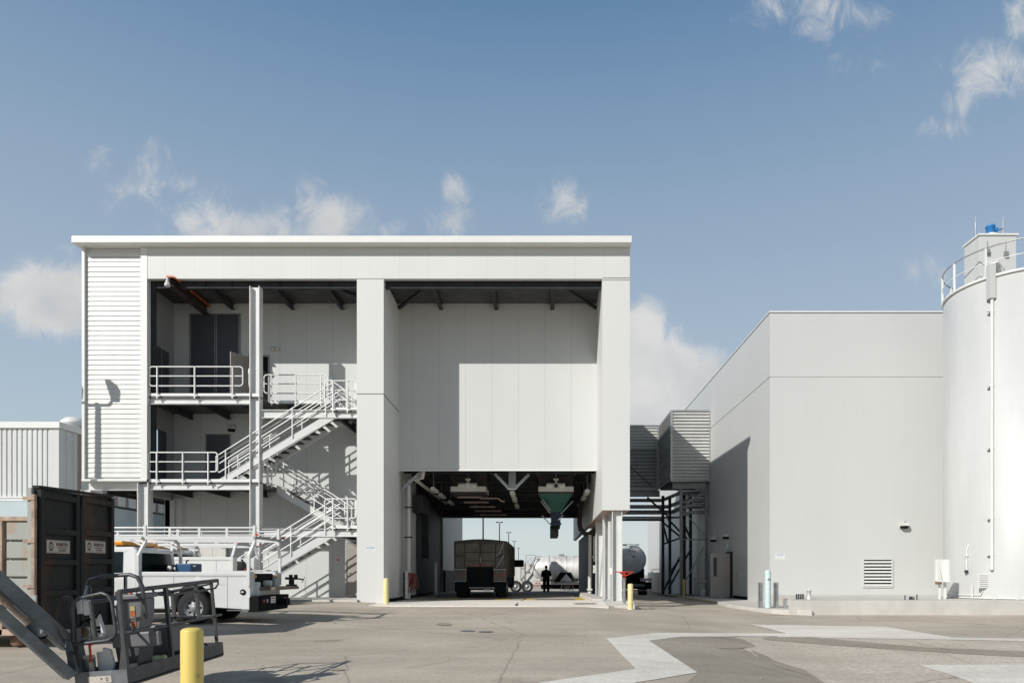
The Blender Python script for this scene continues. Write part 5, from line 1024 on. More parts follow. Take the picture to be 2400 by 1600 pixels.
# =================================================================== SERVICE TRUCKS (facing left)
def service_truck(xr_, y0, zg0, label, bedz=1.31, boxz=None, rack=True, blen=2.8):
    """xr_: rear end of the body, y0 near side, zg0 ground"""
    t = thing('service_truck', label, 'service truck', (xr_ - 2.5, y0 + 1, zg0)); W_ = 2.05; y1 = y0 + W_; Z = lambda h: zg0 + h; X = lambda d: xr_ - d
    top = boxz or bedz; wc = 1.42; wr = .415; D = .48
    # side boxes with wheel arch
    def side_panel(ya, yb, name='side_box'):
        arc = [(X(wc) - .55 * math.cos(a), Z(wr) + .58 * math.sin(a)) for a in [math.pi * k / 14 for k in range(15)]]
        arc = [p for p in arc if p[1] > Z(.36)]
        poly = [(X(blen), Z(.36))] + arc + [(X(0), Z(.36)), (X(0), Z(top)), (X(blen), Z(top))]
        q = MB(); q.prism(poly, 1, ya, yb); return q.build(name, 'white_paint', t, bevel=.012)
    near = side_panel(y0, y0 + .32); far = side_panel(y1 - .28, y1)
    q = MB(); q.box(X(blen) - .01, X(0) + .01, y0 - .015, y0 + .03, Z(top - .10), Z(top)); q.build('top_rail', 'white_paint', near, bevel=.01)
    q = MB(); 
    for d in (.55, 1.9 if blen > 2.5 else 1.7): q.box(X(d) - .004, X(d) + .004, y0 - .003, y0 + .001, Z(.40), Z(top - .12)) if d != .55 else q.box(X(d) - .004, X(d) + .004, y0 - .003, y0 + .001, Z(.40), Z(top - .12))
    q.box(X(1.85), X(.56), y0 - .003, y0 + .001, Z(.98), Z(.986)); q.box(X(blen - .05), X(blen - .045), y0 - .003, y0 + .001, Z(.4), Z(top - .12)); q.box(X(blen - .05), X(.05), y0 - .003, y0 + .001, Z(top - .125), Z(top - .118)); q.build('door_seam', 'plastic_grey', near)
    for d, h in ((.16, .80), (1.78, .80), (2.04, .80)):
        q = MB(); c = (X(d), 0, Z(h)); q.lathe([(.075, y0 - .004), (.07, y0 - .02), (.045, y0 - .02), (.04, y0 - .008), (0, y0 - .008)][::-1], (c[0], 0, c[2]), 20, 1)
        l = q.build('latch', 'black', near); q = MB(); q.lathe([(0, y0 - .02), (.028, y0 - .018), (.03, y0 - .01)], (c[0], 0, c[2]), 12, 1); q.box(c[0] - .05, c[0] + .0, y0 - .024, y0 - .018, c[2] - .01, c[2] + .012); q.build('latch_key', 'chrome', l)
    q = MB(); cX, cZ = X(1.29), Z(1.11); q.prism([(cX - .11, cZ), (cX, cZ - .07), (cX + .11, cZ), (cX, cZ + .1)], 1, y0 - .006, y0 - .001); e = q.build('fuel_placard', 'chrome', near); q = MB(); q.prism([(cX - .075, cZ + .0), (cX, cZ - .045), (cX + .075, cZ), (cX, cZ + .07)], 1, y0 - .009, y0 - .006); q.build('placard_face', 'sign_white', e)
    q = MB(); q.box(X(.56), X(0), y0 - .006, y0, Z(.33), Z(.36)); q.build('tread_edge', 'plastic_grey', near)
    # bed floor, front wall
    q = MB(); q.box(X(blen), X(0) + .05, y0 + .32, y1 - .28, Z(.80), Z(.86)); q.box(X(blen), X(blen - .04), y0 + .32, y1 - .28, Z(.86), Z(top - .05)); q.build('bed_floor', 'steel_grey', t)
    if boxz: q = MB(); q.box(X(blen * .9), X(.35), y0 + .32, y1 - .28, Z(.9), Z(top - .12)); q.build('bed_shade_block', 'plastic_dark', t)  # dark block standing for the shade inside the open bed
    # rear step, bumper
    q = MB(); q.box(X(0), X(-.52), y0 + .35, y1 + .1 if not boxz else y1, Z(.84), Z(.92)); q.build('work_deck', 'wood', t, bevel=.005)
    q = MB(); q.box(X(0), X(-.12), y0 + .28, y0 + .42, Z(.62), Z(1.05)); q.box(X(0) - .02, X(0) + .02, y0, y0 + .30, Z(.66), Z(top - .02)); q.box(X(0) - .02, X(0) + .02, y1 - .26, y1, Z(.66), Z(top - .02)); q.box(X(0), X(-.1), y0 + .4, y1 - .35, Z(.70), Z(.83)); q.build('rear_frame', 'white_paint', t, bevel=.01)
    q = MB(); q.prism([(X(.05), Z(.30)), (X(-.24), Z(.30)), (X(-.28), Z(.45)), (X(-.28), Z(.70)), (X(.05), Z(.70))], 1, y0 + .02, y1 - .02); q.build('bumper', 'black', t, bevel=.015)
    q = MB(); q.box(X(-.1), X(-.5), y0 + 1.2, y0 + 1.5, Z(.42), Z(.60)); q.build('tow_hitch', 'black', t)
    xf = X(-.285)
    for (ya, m, r) in ((.18, 'red_lens', .05), (.42, 'decal_cream', .05), (W_ - .38, 'decal_cream', .05), (W_ - .16, 'red_lens', .05)):
        q = MB(); q.lathe([(r, 0), (r * .9, .02), (0, .025)], (xf, y0 + ya, Z(.57)), 14, 0); q.build('tail_light', m, t)
    q = MB(); q.box(xf, xf + .012, y0 + .66, y0 + .98, Z(.50), Z(.67)); p_ = q.build('number_plate', 'sign_white', t); q = MB(); q.box(xf + .012, xf + .014, y0 + .72, y0 + .92, Z(.61), Z(.64)); q.build('plate_heading', 'sign_red', p_)
    q = MB(); q.box(xf + .012, xf + .0135, y0 + .69, y0 + .95, Z(.54), Z(.575)); q.build('plate_digits', 'sign_grey', p_)
    for ya in (y0 + .30, y1 - .26): q = MB(); q.lathe([(.05, 0), (.045, .03), (0, .035)], (X(0) + .02, ya, Z(1.19)), 14, 0); q.build('strobe_light', 'amber' if not boxz else 'red_lens', t)
    # wheels
    for d in (wc, 5.3):
        for ya, s in ((y0 + .16, -1), (y1 - .16, 1)):
            wheel(t, X(d), ya, Z(wr - .01), wr, .27 if d > 3 else .3, 1, side=s, rim='steel_grey')
    q = MB(); q.box(X(6.1), X(-.02), y0 + .55, y1 - .55, Z(.38), Z(.62)); q.tube([(X(wc), y0 + .2, Z(wr)), (X(wc), y1 - .2, Z(wr))], .09, 10); q.box(X(2.05), X(.8), y0 + .40, y1 - .40, Z(.3), Z(.99)); q.build('chassis', 'black', t)
    q = MB(); q.box(X(blen), X(1.95), y0 + .02, y0 + .4, Z(.28), Z(.36)); q.build('step_bar', 'black', t)
    # cab
    c0 = blen + .04
    prof = [(X(c0), Z(.45)), (X(c0), Z(1.20)), (X(c0 + .05), Z(1.86)), (X(c0 + .16), Z(1.95)), (X(c0 + 1.0), Z(1.95)), (X(c0 + 1.25), Z(1.88)), (X(c0 + 1.75), Z(1.28)), (X(c0 + 2.9), Z(1.16)), (X(c0 + 3.05), Z(.95)), (X(c0 + 3.05), Z(.45))]
    bm_ = MB(); n = len(prof); ins = lambda z: .0 if z < Z(1.25) else .10 * (z - Z(1.25)) / .7
    vs = [(x, y0 + .03 + ins(z), z) for x, z in prof] + [(x, y1 - .03 - ins(z), z) for x, z in prof]
    bm_.add(vs, [tuple(range(n)), tuple(reversed(range(n, 2 * n)))] + [((i + 1) % n, i, i + n, (i + 1) % n + n) for i in range(n)])
    cab = bm_.build('cab', 'white_paint', t, bevel=.05)
    # rear window (on the sloping back), side windows
    def bk(z): return X(c0) - .05 * (z - Z(1.2)) / .66
    q = MB(); za, zb2 = Z(1.30), Z(1.80); q.add([(bk(za) + .012, y0 + .25, za), (bk(za) + .012, y1 - .25, za), (bk(zb2) + .012, y1 - .33, zb2), (bk(zb2) + .012, y0 + .33, zb2)], [(0, 1, 2, 3)]); q.build('rear_window', 'glass', cab)
    for ya, s in ((y0, -1), (y1, 1)):
        yw = lambda z: ya - s * (.03 + ins(z)) + s * .006; za, zb2 = Z(1.30), Z(1.82)
        q = MB(); v = [(X(c0 + .38), yw(za), za), (X(c0 + 1.35), yw(za), za), (X(c0 + 1.12), yw(zb2), zb2), (X(c0 + .40), yw(zb2), zb2)]; q.add(v, [(0, 1, 2, 3)]); q.build('side_window', 'glass', cab)
        q = MB(); q.box(X(c0 + .3) - .004, X(c0 + .3), ya - .03 * -s - .002, ya + .03 * -s + .002, Z(.5), Z(1.25)); q.box(X(c0 + 1.25), X(c0 + 1.45), ya + s * .02, ya + s * .2, Z(1.25), Z(1.48)); q.build('mirror', 'black', cab)
    q = MB(); q.add([(X(c0 + 1.72), y0 + .16, Z(1.32)), (X(c0 + 1.72), y1 - .16, Z(1.32)), (X(c0 + 1.28), y1 - .22, Z(1.85)), (X(c0 + 1.28), y0 + .22, Z(1.85))], [(0, 1, 2, 3)]); q.build('windscreen', 'glass', cab)
    q = MB(); q.box(X(c0 + .13), X(c0 + .10), y0 + .9, y0 + 1.12, Z(1.85), Z(1.89)); q.build('brake_lamp', 'red_lens', cab)
    q = MB(); q.box(X(c0 + .75), X(c0 + .45), y0 + .18, y1 - .18, Z(1.99), Z(2.10)); lb = q.build('light_bar', 'amber', cab, bevel=.03)
    q = MB(); q.box(X(c0 + .72), X(c0 + .48), y0 + .35, y1 - .35, Z(1.945), Z(1.989)); q.build('light_bar_base', 'black', lb)
    # ladder rack
    def rack_post(d, ya, s, zt_=2.47):
        q = MB(); xo = .05 if not boxz else 0; q.bar((X(d), ya + s * .04, Z(.95)), (X(d), ya + s * .04, Z(1.72)), .07, .07); q.bar((X(d), ya + s * .04, Z(1.70)), (X(d) + xo, ya - s * .20, Z(2.06)), .07, .07); q.bar((X(d) + xo, ya - s * .20, Z(2.04)), (X(d) + xo, ya - s * .20, Z(zt_)), .07, .07); q.build('rack_post', 'white_paint', rk)
    rk = thing('ladder_rack', None, None); rk.parent = t; rk.location = (0, 0, 0); rk.parent = t
    zr_ = 2.05 if boxz else 2.13
    for ya, s in ((y0, -1), (y1, 1)):
        for d in (-.0, blen - .02): rack_post(d, ya, s, zr_ + .36)
        yy_ = ya - s * .20; q = MB()
        q.box(X(5.0), X(-.10), yy_ - .04, yy_ + .04, Z(zr_), Z(zr_ + .09)); q.tube([(X(5.0), yy_, Z(zr_ + .30)), (X(-.1), yy_, Z(zr_ + .30))], .025, 8); q.tube([(X(5.0), yy_, Z(zr_ + .2)), (X(-.1), yy_, Z(zr_ + .21))], .018, 8)
        for d in (.65, 1.35, 2.1, 3.6, 4.4): q.box(X(d) - .03, X(d) + .03, yy_ - .02, yy_ + .02, Z(zr_ + .09), Z(zr_ + .30))
        q.bar((X(blen - .05), yy_, Z(1.95)), (X(blen + .3), yy_, Z(zr_)), .04, .05); q.build('rack_rail', 'white_paint', rk)
    for d in (-.08, blen, 4.9):
        q = MB(); q.box(X(d) - .03, X(d) + .03, y0 + .1, y1 - .1, Z(zr_ + .02), Z(zr_ + .08)); q.build('cross_bar', 'white_paint' if d > 0 else 'galv', rk)
    for ya in (y0 + .08, y1 - .08): q = MB(); q.tube([(X(-.15), ya - .03, Z(zr_ + .12)), (X(-.15), ya + .03, Z(zr_ + .12))], .035, 8); q.build('clamp', 'red', rk)
    return t, X, Z
y0 = 18.0; y1_in = y0 + 1.74; zg1 = gz(-9, 18.5)
t1, X, Z = service_truck(-7.36, y0, zg1, 'white service truck with a blue welder in its bed, parked nearer the camera')
# gear in and on the first truck
w = thing('welding_machine', 'small blue welding machine standing in the bed of the nearer white truck', 'welder', (-9.0, y0 + 1.1, Z(.9)))
q = MB(); q.box(wx(424, 19), wx(461, 19), 18.7, 19.3, Z(.86), wz(1320, 19)); q.build('case', 'welder_blue', w, bevel=.02)
q = MB(); X0 = wx(437, 19); q.tube([(X0, 19, wz(1320, 19)), (X0, 19, wz(1314, 19)), (X0 + .06, 19, wz(1312, 19))], .02, 8); q.build('exhaust', 'black', w)
q = MB(); q.box(wx(452, 18.69), wx(459, 18.69), 18.69, 18.699, wz(1327, 18.69), wz(1324, 18.69)); q.build('decal', 'galv', w)
w = thing('cable_reel', 'black cable reel with pale hubs beside the blue welder in the truck bed', 'cable reel', (-9.6, 19, Z(.9)))
q = MB(); q.box(wx(374, 19), wx(422, 19), 18.8, 19.3, Z(.86), wz(1323, 19)); q.build('housing', 'black', w)
for px, r in ((397, .07), (412, .05)): q = MB(); q.lathe([(0, 0), (r, .0), (r, .06), (r * .5, .06)], (wx(px, 18.75), 18.74, wz(1331, 18.75)), 14, 1); q.build('hub', 'offwhite', w)
w = thing('bench_vise', 'dark bench vise bolted on the rear deck of the nearer white truck', 'vise', (-6.9, 19.9, Z(.92)))
vx = X(-.38); vy = y0 + 1.95; q = MB(); q.box(vx - .12, vx + .12, vy - .1, vy + .1, Z(.92), Z(.97)); q.box(vx - .06, vx + .06, vy - .05, vy + .05, Z(.97), Z(1.10)); q.box(vx - .16, vx + .14, vy - .06, vy + .06, Z(1.10), Z(1.17)); q.box(vx - .04, vx + .0, vy - .1, vy + .1, Z(1.14), Z(1.24)); q.box(vx + .10, vx + .14, vy - .1, vy + .1, Z(1.12), Z(1.24)); q.tube([(vx + .14, vy, Z(1.13)), (vx + .34, vy, Z(1.10))], .02, 8); q.tube([(vx + .33, vy - .1, Z(1.03)), (vx + .33, vy + .1, Z(1.17))], .01, 6); q.build('vise_body', 'black', w)
q = MB(); q.tube([(vx + .38, vy, Z(1.1)), (vx + .38, vy, Z(.75))], .006, 5); q.build('chain', 'black', w)
q = MB(); q.lathe([(0, 0), (.085, .0), (.09, .03), (.085, .2), (0, .2)], (X(.02), y0 + .98, Z(1.0)), 16, 0); q.build('round_canister', 'offwhite', label='round pale canister lying at the back of the nearer truck bed', cat='canister')
q = MB(); q.box(X(1.6), X(.06), y0 + .34, y1_in, Z(.93), Z(1.27)); q.build('bed_shade_box', 'black', label='black block filling the bed of the nearer white truck, standing for its shade', cat='shade block', bevel=.02)  # added black block, paints the shaded interior of the open bed
q = MB(); q.bar((X(.9), y0 + .8, Z(1.315)), (X(-.30), y0 + .5, Z(1.345)), .22, .03, (0, 0, 1)); q.build('plank', 'offwhite', label='pale board laid across the top of the nearer truck bed', cat='board')
t2, X2, Z2_ = service_truck(-10.28, 23.8, gz(-11, 24.5), 'white service truck with tall side boxes, parked behind the other one by the stairs', bedz=1.31, boxz=1.68, blen=2.1)
q = MB(); q.bar((X2(.0), 24.5, Z2_(1.62)), (X2(-.1), 24.62, Z2_(1.30)), .05, .05); o = thing('tool_with_orange_grip', 'dark bar with an orange-red grip leaning at the rear of the farther white truck', 'tool', (X2(-.1), 24.6, Z2_(1.3))); q.build('bar', 'steel_dark', o)
q = MB(); q.bar((X2(-.1), 24.62, Z2_(1.32)), (X2(-.13), 24.66, Z2_(1.18)), .08, .08); q.build('grip', 'red', o)
# =================================================================== LEFT BACKGROUND SHED
SH = thing('ribbed_shed', 'pale ribbed metal shed behind the tall building at the left edge', 'shed', (-32, 42, -.3)); Y = 40.0
xc = wx(138, Y); zt_ = wz(1003, Y); zm = wz(1163, Y)
q = MB(); prof = []; x = -48.0
def ribprof(a, b_, p):
    out = []; x = a
    while x < b_: out += [(x, 0), (x + p * .55, 0), (x + p * .6, .05), (x + p * .93, .05), (x + p * .98, 0)]; x += p
    return [(min(t_, b_), d) for t_, d in out] + [(b_, 0)]
q = MB(); q.ribs(ribprof(-48, wx(118, Y), .284), 0, 2, zm, zt_, Y); q.box(wx(118, Y), xc, Y, Y + .1, zm, zt_); q.build('front_wall', 'shed_wall', SH)
q = MB(); q.ribs([(a, -d) for a, d in ribprof(Y + .1, 56, .6)], 1, 2, zm, zt_ - .02, xc); q.build('side_wall', 'shed_wall', SH)
for k in range(9): q = MB(); q.box(xc, xc + .004, Y + 1.6 + 1.2 * k, Y + 1.95 + 1.2 * k, zm, zt_ - .03); q.build('brown_stripe', 'shed_brown', SH)
q = MB(); q.box(-48, xc + .1, Y - .12, Y + .1, zt_, zt_ + .34); q.box(xc - .1, xc + .12, Y + .1, 57, zt_, zt_ + .34); q.build('gutter', 'trim', SH)
q = MB(); q.add([(-48, Y, zt_ + .35), (xc, Y, zt_ + .35), (xc, 56, zt_ + .35), (-48, 56, zt_ + .35), (-48, 48, zt_ + 1.3), (xc - 4, 48, zt_ + 1.3)], [(0, 1, 5, 4), (1, 2, 5), (2, 3, 4, 5)]); q.build('roof', 'shed_wall', SH)
q = MB(); q.box(-48, xc - .02, Y - .15, Y + .05, zm - .1, zm); q.build('sill_trim', 'trim', SH)
q = MB(); q.box(-48, xc - .3, Y + .12, 55.9, -.6, zm - .1); q.build('lower_wall', 'pale_blue', SH)
t = thing('roof_ventilator', 'round white turbine ventilator on the ribbed shed roof beside the tall building', 'roof vent', (wx(175, 44), 44, zt_ + .35)); X0 = wx(174, 44)
q = MB(); q.lathe([(.5, zt_ + .35), (.5, zt_ + .95), (.75, zt_ + 1.0), (.72, zt_ + 1.2), (.45, zt_ + 1.42), (0, zt_ + 1.5)], (X0, 44, 0), 24); q.build('hood', 'trim', t)
q = MB(); q.box(X0 + .45, X0 + 1.4, 43.9, 45, zt_ + .35, zt_ + 1.2); q.build('vent_box', 'galv', t)
TR = thing('box_trailer', 'pale blue flat-sided trailer behind the rusty container at the left edge', 'trailer', (-24, 27, -.1)); Y = 27.0
q = MB(); q.box(wx(-60, Y), wx(76, Y), Y, Y + 2.4, EYE - .1, wz(1168, Y)); q.build('body', 'pale_blue', TR, bevel=.03)
q = MB(); q.box(wx(-60, Y), wx(77, Y), Y - .02, Y - .001, wz(1174, Y), wz(1170, Y)); q.build('top_rail', 'trim', TR)
for px in (-20, 40): wheel(TR, wx(px, Y), Y + .3, .42, .48, .3, 1)
q = MB(); q.box(wx(-60, Y), wx(70, Y), Y + .5, Y + 2, .55, EYE - .1); q.build('chassis', 'black', TR)
SB = thing('far_shed', 'low far shed with dark teal base seen under the tall building', 'shed', (-30, 52, -.5)); Y = 52.0
q = MB(); q.ribs(ribprof(-34, -24.5, .42), 0, 2, wz(1208, Y), wz(1140, Y), Y); q.build('upper_wall', 'shed_wall', SB)
q = MB(); q.box(-34, -24.5, Y + .1, Y + 6, -.6, wz(1208, Y)); q.build('lower_wall', 'teal_dark', SB)
for py in (1224, 1257): q = MB(); q.box(-34, -24.5, Y - .4, Y - .3, wz(py + 4, Y), wz(py, Y)); q.build('rail', 'trim', SB)
for px in (296, 304, 316): q = MB(); q.box(wx(px, Y), wx(px + 4, Y), Y - .5, Y - .4, -.5, wz(1175, Y)); q.build('post', 'pale_blue', SB)
q = MB(); q.box(-34, -24.4, Y - .3, Y + 6, wz(1140, Y), wz(1132, Y)); q.build('roof', 'trim', SB)

# =================================================================== YARD CONTAINER (roll-off box)
CX, CY0, CY1 = -9.32, 13.2, 15.5; G0 = gz(-10, 14.3); zs = EYE + 1.06; zd = EYE + 1.59; zb_ = G0 + .22
K = thing('waste_container', 'rusty open waste container with tall black rear doors and white plates', 'container', (-12, 14.3, G0))
q = MB(); q.box(-15.6, CX - .2, CY0 + .06, CY1 - .06, zb_ + .1, zs - .06); q.build('box_body', 'box_side', K)
pan = [(wx(8, CY0) + .06, wx(76, CY0))]
for (a, b_) in ((wx(15, CY0), wx(77, CY0)), (wx(-70, CY0), wx(-2, CY0)), (-13.2, -12.5), (-14, -13.3), (-15.5, -14.1)):
    zz = zb_ + .12; edges = [zb_ + .10, wz(1420, CY0), wz(1354, CY0), wz(1311, CY0), wz(1268, CY0), wz(1220, CY0)]
    for z0, z1 in zip(edges[:-1], edges[1:]):
        q = MB(); q.box(a, b_, CY0 + .0, CY0 + .055, z0 + .03, z1 - .01); q.build('side_panel', 'box_side', K, bevel=.012)
for px in (-6, 2): q = MB(); q.box(wx(px, CY0) - .06, wx(px, CY0) + .04, CY0 - .03, CY0 + .055, zb_, zs); q.build('side_post', 'box_rim', K)
q = MB(); q.box(-15.6, CX - .12, CY0 - .04, CY0 + .08, zs - .08, zs); q.build('top_rail', 'box_rim', K, bevel=.01)
q = MB(); q.box(-15.6, CX - .05, CY0 - .03, CY0 + .1, zb_, zb_ + .12); q.build('bottom_rail', 'box_rim', K, bevel=.01)
q = MB(); q.box(CX - .14, CX - .06, CY0 - .05, CY0 + .04, zb_, zd); q.build('corner_post', 'box_side', K, bevel=.008)
q = MB(); q.box(CX - .055, CX + .01, CY0 - .07, CY0 - .0, zb_, zd - .12); hp = q.build('hinge_post', 'box_rim', K, bevel=.01)
for py in (1168, 1268, 1373): q = MB(); q.box(CX - .2, CX + .015, CY0 - .085, CY0 - .05, wz(py + 4, CY0), wz(py - 4, CY0)); q.build('hinge', 'box_rim', hp)
zf = EYE + 1.66
def door_leaf(ya, yb, za, zb2):
    f = lambda y: za + (zb2 - za) * (y - ya) / (yb - ya)
    q = MB(); q.add([(CX - .06, ya, zb_ + .05), (CX - .06, yb, zb_ + .05), (CX - .06, yb, f(yb)), (CX - .06, ya, f(ya)), (CX, ya, zb_ + .05), (CX, yb, zb_ + .05), (CX, yb, f(yb)), (CX, ya, f(ya))], [(0, 3, 2, 1), (4, 5, 6, 7), (0, 1, 5, 4), (3, 7, 6, 2), (0, 4, 7, 3), (1, 2, 6, 5)])
    d = q.build('rear_door', 'box_door', K)
    for y in (ya + .05, yb - .06): q = MB(); q.box(CX, CX + .07, y - .05, y + .05, zb_ + .05, f(y) - .02); q.build('door_frame_member', 'box_door', d, bevel=.008)
    for h in (.12, .78, 1.36, 1.95): 
        z = f(ya) - h + (f(yb) - f(ya)) / 2; q = MB(); q.box(CX, CX + .068, ya + .1, yb - .11, z - .06, z + .05); q.build('door_frame_member', 'box_door', d, bevel=.008)
    return d
ym = (CY0 + CY1) / 2 + .02
d1 = door_leaf(CY0 + .02, ym - .03, zd, zd + .02); d2 = door_leaf(ym + .03, CY1, zd + .02, zf)
q = MB(); q.tube([(CX + .06, ym, zb_ + .2), (CX + .06, ym, zd - .25)], .03, 8); q.build('lock_rod', 'box_door', K)
q = MB(); q.add([(CX - .08, CY0, zd + .0), (CX + .05, CY0, zd), (CX + .05, CY1, zf), (CX - .08, CY1, zf), (CX - .08, CY0, zd + .05), (CX + .05, CY0, zd + .05), (CX + .05, CY1, zf + .05), (CX - .08, CY1, zf + .05)], [(0, 3, 2, 1), (4, 5, 6, 7), (0, 1, 5, 4), (1, 2, 6, 5), (2, 3, 7, 6), (3, 0, 4, 7)]); q.build('door_header', 'box_door', K)
def plate(yc, zc, w, h):
    p_ = thing('name_plate', None, None); p_.parent = K; p_.location = (0, 0, 0)
    q = MB(); q.box(CX + .001, CX + .010, yc - w / 2, yc + w / 2, zc - h / 2, zc + h / 2); q.build('plate', 'decal_cream', p_, bevel=.003)
    M = lambda dy, dz: Matrix.Translation((CX + .012, yc + dy, zc + dz)) @ Matrix.Rotation(math.pi / 2, 4, 'Z')
    q = MB(); put_text(q, 'BURRTEC', h * .33, M(w * .16, h * .17), bold=.004, width=.98); put_text(q, 'WASTE INDUSTRIES, INC.', h * .1, M(w * .16, -h * .07), width=1.02, bold=.001); put_text(q, '186-0038', h * .22, M(w * .16, -h * .27), bold=.001); q.build('lettering', 'decal_brown', p_)
    q = MB(); r = h * .33; c = (CX + .011, yc - w * .32, zc); q.tube([(c[0], c[1] + r * .72 * math.cos(k * math.pi / 12), c[2] + r * math.sin(k * math.pi / 12)) for k in range(24)], .006, 4, closed=True)
    cap = [(r * .7 * math.cos(a), r * math.sin(a)) for a in [math.radians(30 + 120 * k / 8) for k in range(9)]]
    for s in (1, -1): q.prism([(c[1] + a, c[2] + b_ * s) for a, b_ in cap], 0, c[0] - .002, c[0] + .002)
    for k in (-1, 0, 1): q.box(c[0] - .002, c[0] + .002, c[1] - r * .45, c[1] + r * .45, c[2] + k * r * .22 - .004, c[2] + k * r * .22 + .004)
    q.build('globe_emblem', 'decal_brown', p_)
    q = MB()
    for dz_ in (-1, 1): q.box(CX + .0105, CX + .0125, yc - w * .46, yc + w * .46, zc + dz_ * h * .42 - .003, zc + dz_ * h * .42 + .003)
    q.build('border_line', 'decal_brown', p_)
plate((CY0 + ym) / 2 + .0, wz(1281, 13.85), .66, .25); plate((ym + CY1) / 2, wz(1281, 14.95), .66, .25)
for xx in (CX - .5, -14.8):
    for yy_ in (CY0 + .25, CY1 - .25): q = MB(); q.lathe([(0, -.1), (.11, -.1), (.11, .1), (0, .1)], (xx, yy_, G0 + .11), 16, 1); q.build('roller', 'rust_brown', K)
q = MB(); q.box(CX - .02, CX + .06, CY0 - .11, CY0 - .07, wz(1415, CY0), wz(1393, CY0)); q.build('latch_plate', 'galv', K)
q = MB(); q.box(CX - .02, CX + .06, CY0 - .112, CY0 - .07, wz(1421, CY0), wz(1417, CY0)); q.build('reflector', 'red_lens', K)

# =================================================================== twin floodlight pole just outside the frame
px_, py_ = -19.6, 24.78; t = thing('floodlight_pole', 'dark floodlight head on a pole at the left edge of the picture', 'floodlight', (px_, py_, 0))
q = MB(); q.tube([(px_, py_, -.2), (px_, py_, EYE + 8.84)], [.13, .09], 12); q.build('pole', 'steel_dark', t)
q = MB(); zz = EYE + 8.8; q.tube([(px_ - .65, py_, zz + .35), (px_ - .62, py_, zz + .12), (px_ - .5, py_, zz), (px_ + .42, py_, zz), (px_ + .52, py_, zz + .12), (px_ + .56, py_, zz + .4)], .045, 8); q.build('cross_arm', 'steel_dark', t)
for xx in (px_ - .72, px_ + .56):
    q = MB(); q.prism([(py_ - .20, zz + .28), (py_ - .06, zz + .24), (py_ + .24, zz + .80), (py_ - .12, zz + .84), (py_ - .24, zz + .7)], 0, xx - .10, xx + .10); q.build('floodlight', 'black', t)

# =================================================================== BOOM LIFT
LF = thing('boom_lift', 'grey boom lift with its railed work basket lowered near the ground in the left foreground', 'boom lift', (-4.9, 8.4, -.3))
O = Vector((-4.85, 8.4, EYE - 1.31)); ey = Vector((.058, 1, .05)).normalized(); ex = Vector((1, -.058, .07)); ex = (ex - ey * ex.dot(ey)).normalized(); ez = ex.cross(ey)
ML = Matrix(((ex.x, ey.x, ez.x, O.x), (ex.y, ey.y, ez.y, O.y), (ex.z, ey.z, ez.z, O.z), (0, 0, 0, 1)))
def lb(q, name, m, par=None, bevel=0, inv=False):
    q.v = [tuple(ML @ Vector(v)) for v in q.v]; return q.build(name, m, par or BK, bevel=bevel)
BK = thing('basket', None, None); BK.parent = LF; BK.location = (0, 0, 0)
wd, ln = .64, 2.22
q = MB(); q.box(-wd, 0, -.012, 0, .0, .20); lb(q, 'toe_board', 'boom'); q = MB(); q.box(-.012, 0, 0, ln, .0, .20); q.box(-wd, -wd + .012, 0, ln, 0, .2); q.box(-wd, 0, ln, ln + .012, 0, .2); lb(q, 'toe_board', 'cage')
q = MB(); q.box(-wd + .01, -.01, .01, ln - .01, -.01, .01)
lb(q, 'floor_frame', 'black')
q = MB()
for i in range(12): q.box(-wd + .02 + i * .055, -wd + .035 + i * .055, .02, ln - .02, .012, .03)
lb(q, 'floor_grating', 'black')
def tb(pts, r, name='guard_rail', m='cage', n=8, closed=False, par=None): q = MB(); q.tube(pts, r, n, closed=closed); return lb(q, name, m, par)
def sq(a, b_, w, name='post', m='cage'): q = MB(); q.bar(a, b_, w, w); return lb(q, name, m)
sq((-.02, .02, .19), (-.02, .02, 1.11), .045); sq((-wd + .02, .02, .19), (-wd + .02, .02, 1.09), .045); sq((-.02, .95, .19), (-.02, .95, 1.11), .045); sq((-.02, 1.68, .6), (-.02, 1.68, 1.11), .04); sq((-.02, 2.1, .18), (-.02, 2.1, 1.10), .036)
sq((-wd + .02, 1.1, .19), (-wd + .02, 1.1, 1.0), .04); sq((-wd + .02, 2.1, .19), (-wd + .02, 2.1, 1.0), .04)
q = MB(); q.prism([(-.10, .19), (.0, .19), (.0, .55), (-.03, .55)], 1, 0, .03); lb(q, 'gusset', 'cage')
tb([(-.02, .02, 1.11), (-.02, 2.28, 1.11)], .028); tb([(-.02, .02, .60), (-.02, 2.3, .60)], .018)
tb([(-.02, 2.28, 1.11), (-.02, 2.3, 1.06), (-.02, 2.2, 1.0), (-.02, 1.0, .99), (-.02, .72, 1.02), (-.02, .68, 1.08), (-.02, .72, 1.11)], .014)
tb([(-wd + .02, 1.1, .62), (-wd + .02, 2.1, .62), (-.03, 2.12, .60)], .018); tb([(-wd + .02, .1, 1.0), (-wd + .02, 2.1, 1.0), (-.02, 2.1, 1.08)], .022)
tb([(-wd - .08, .02, 1.08), (-wd + .02, .02, 1.09)], .022)
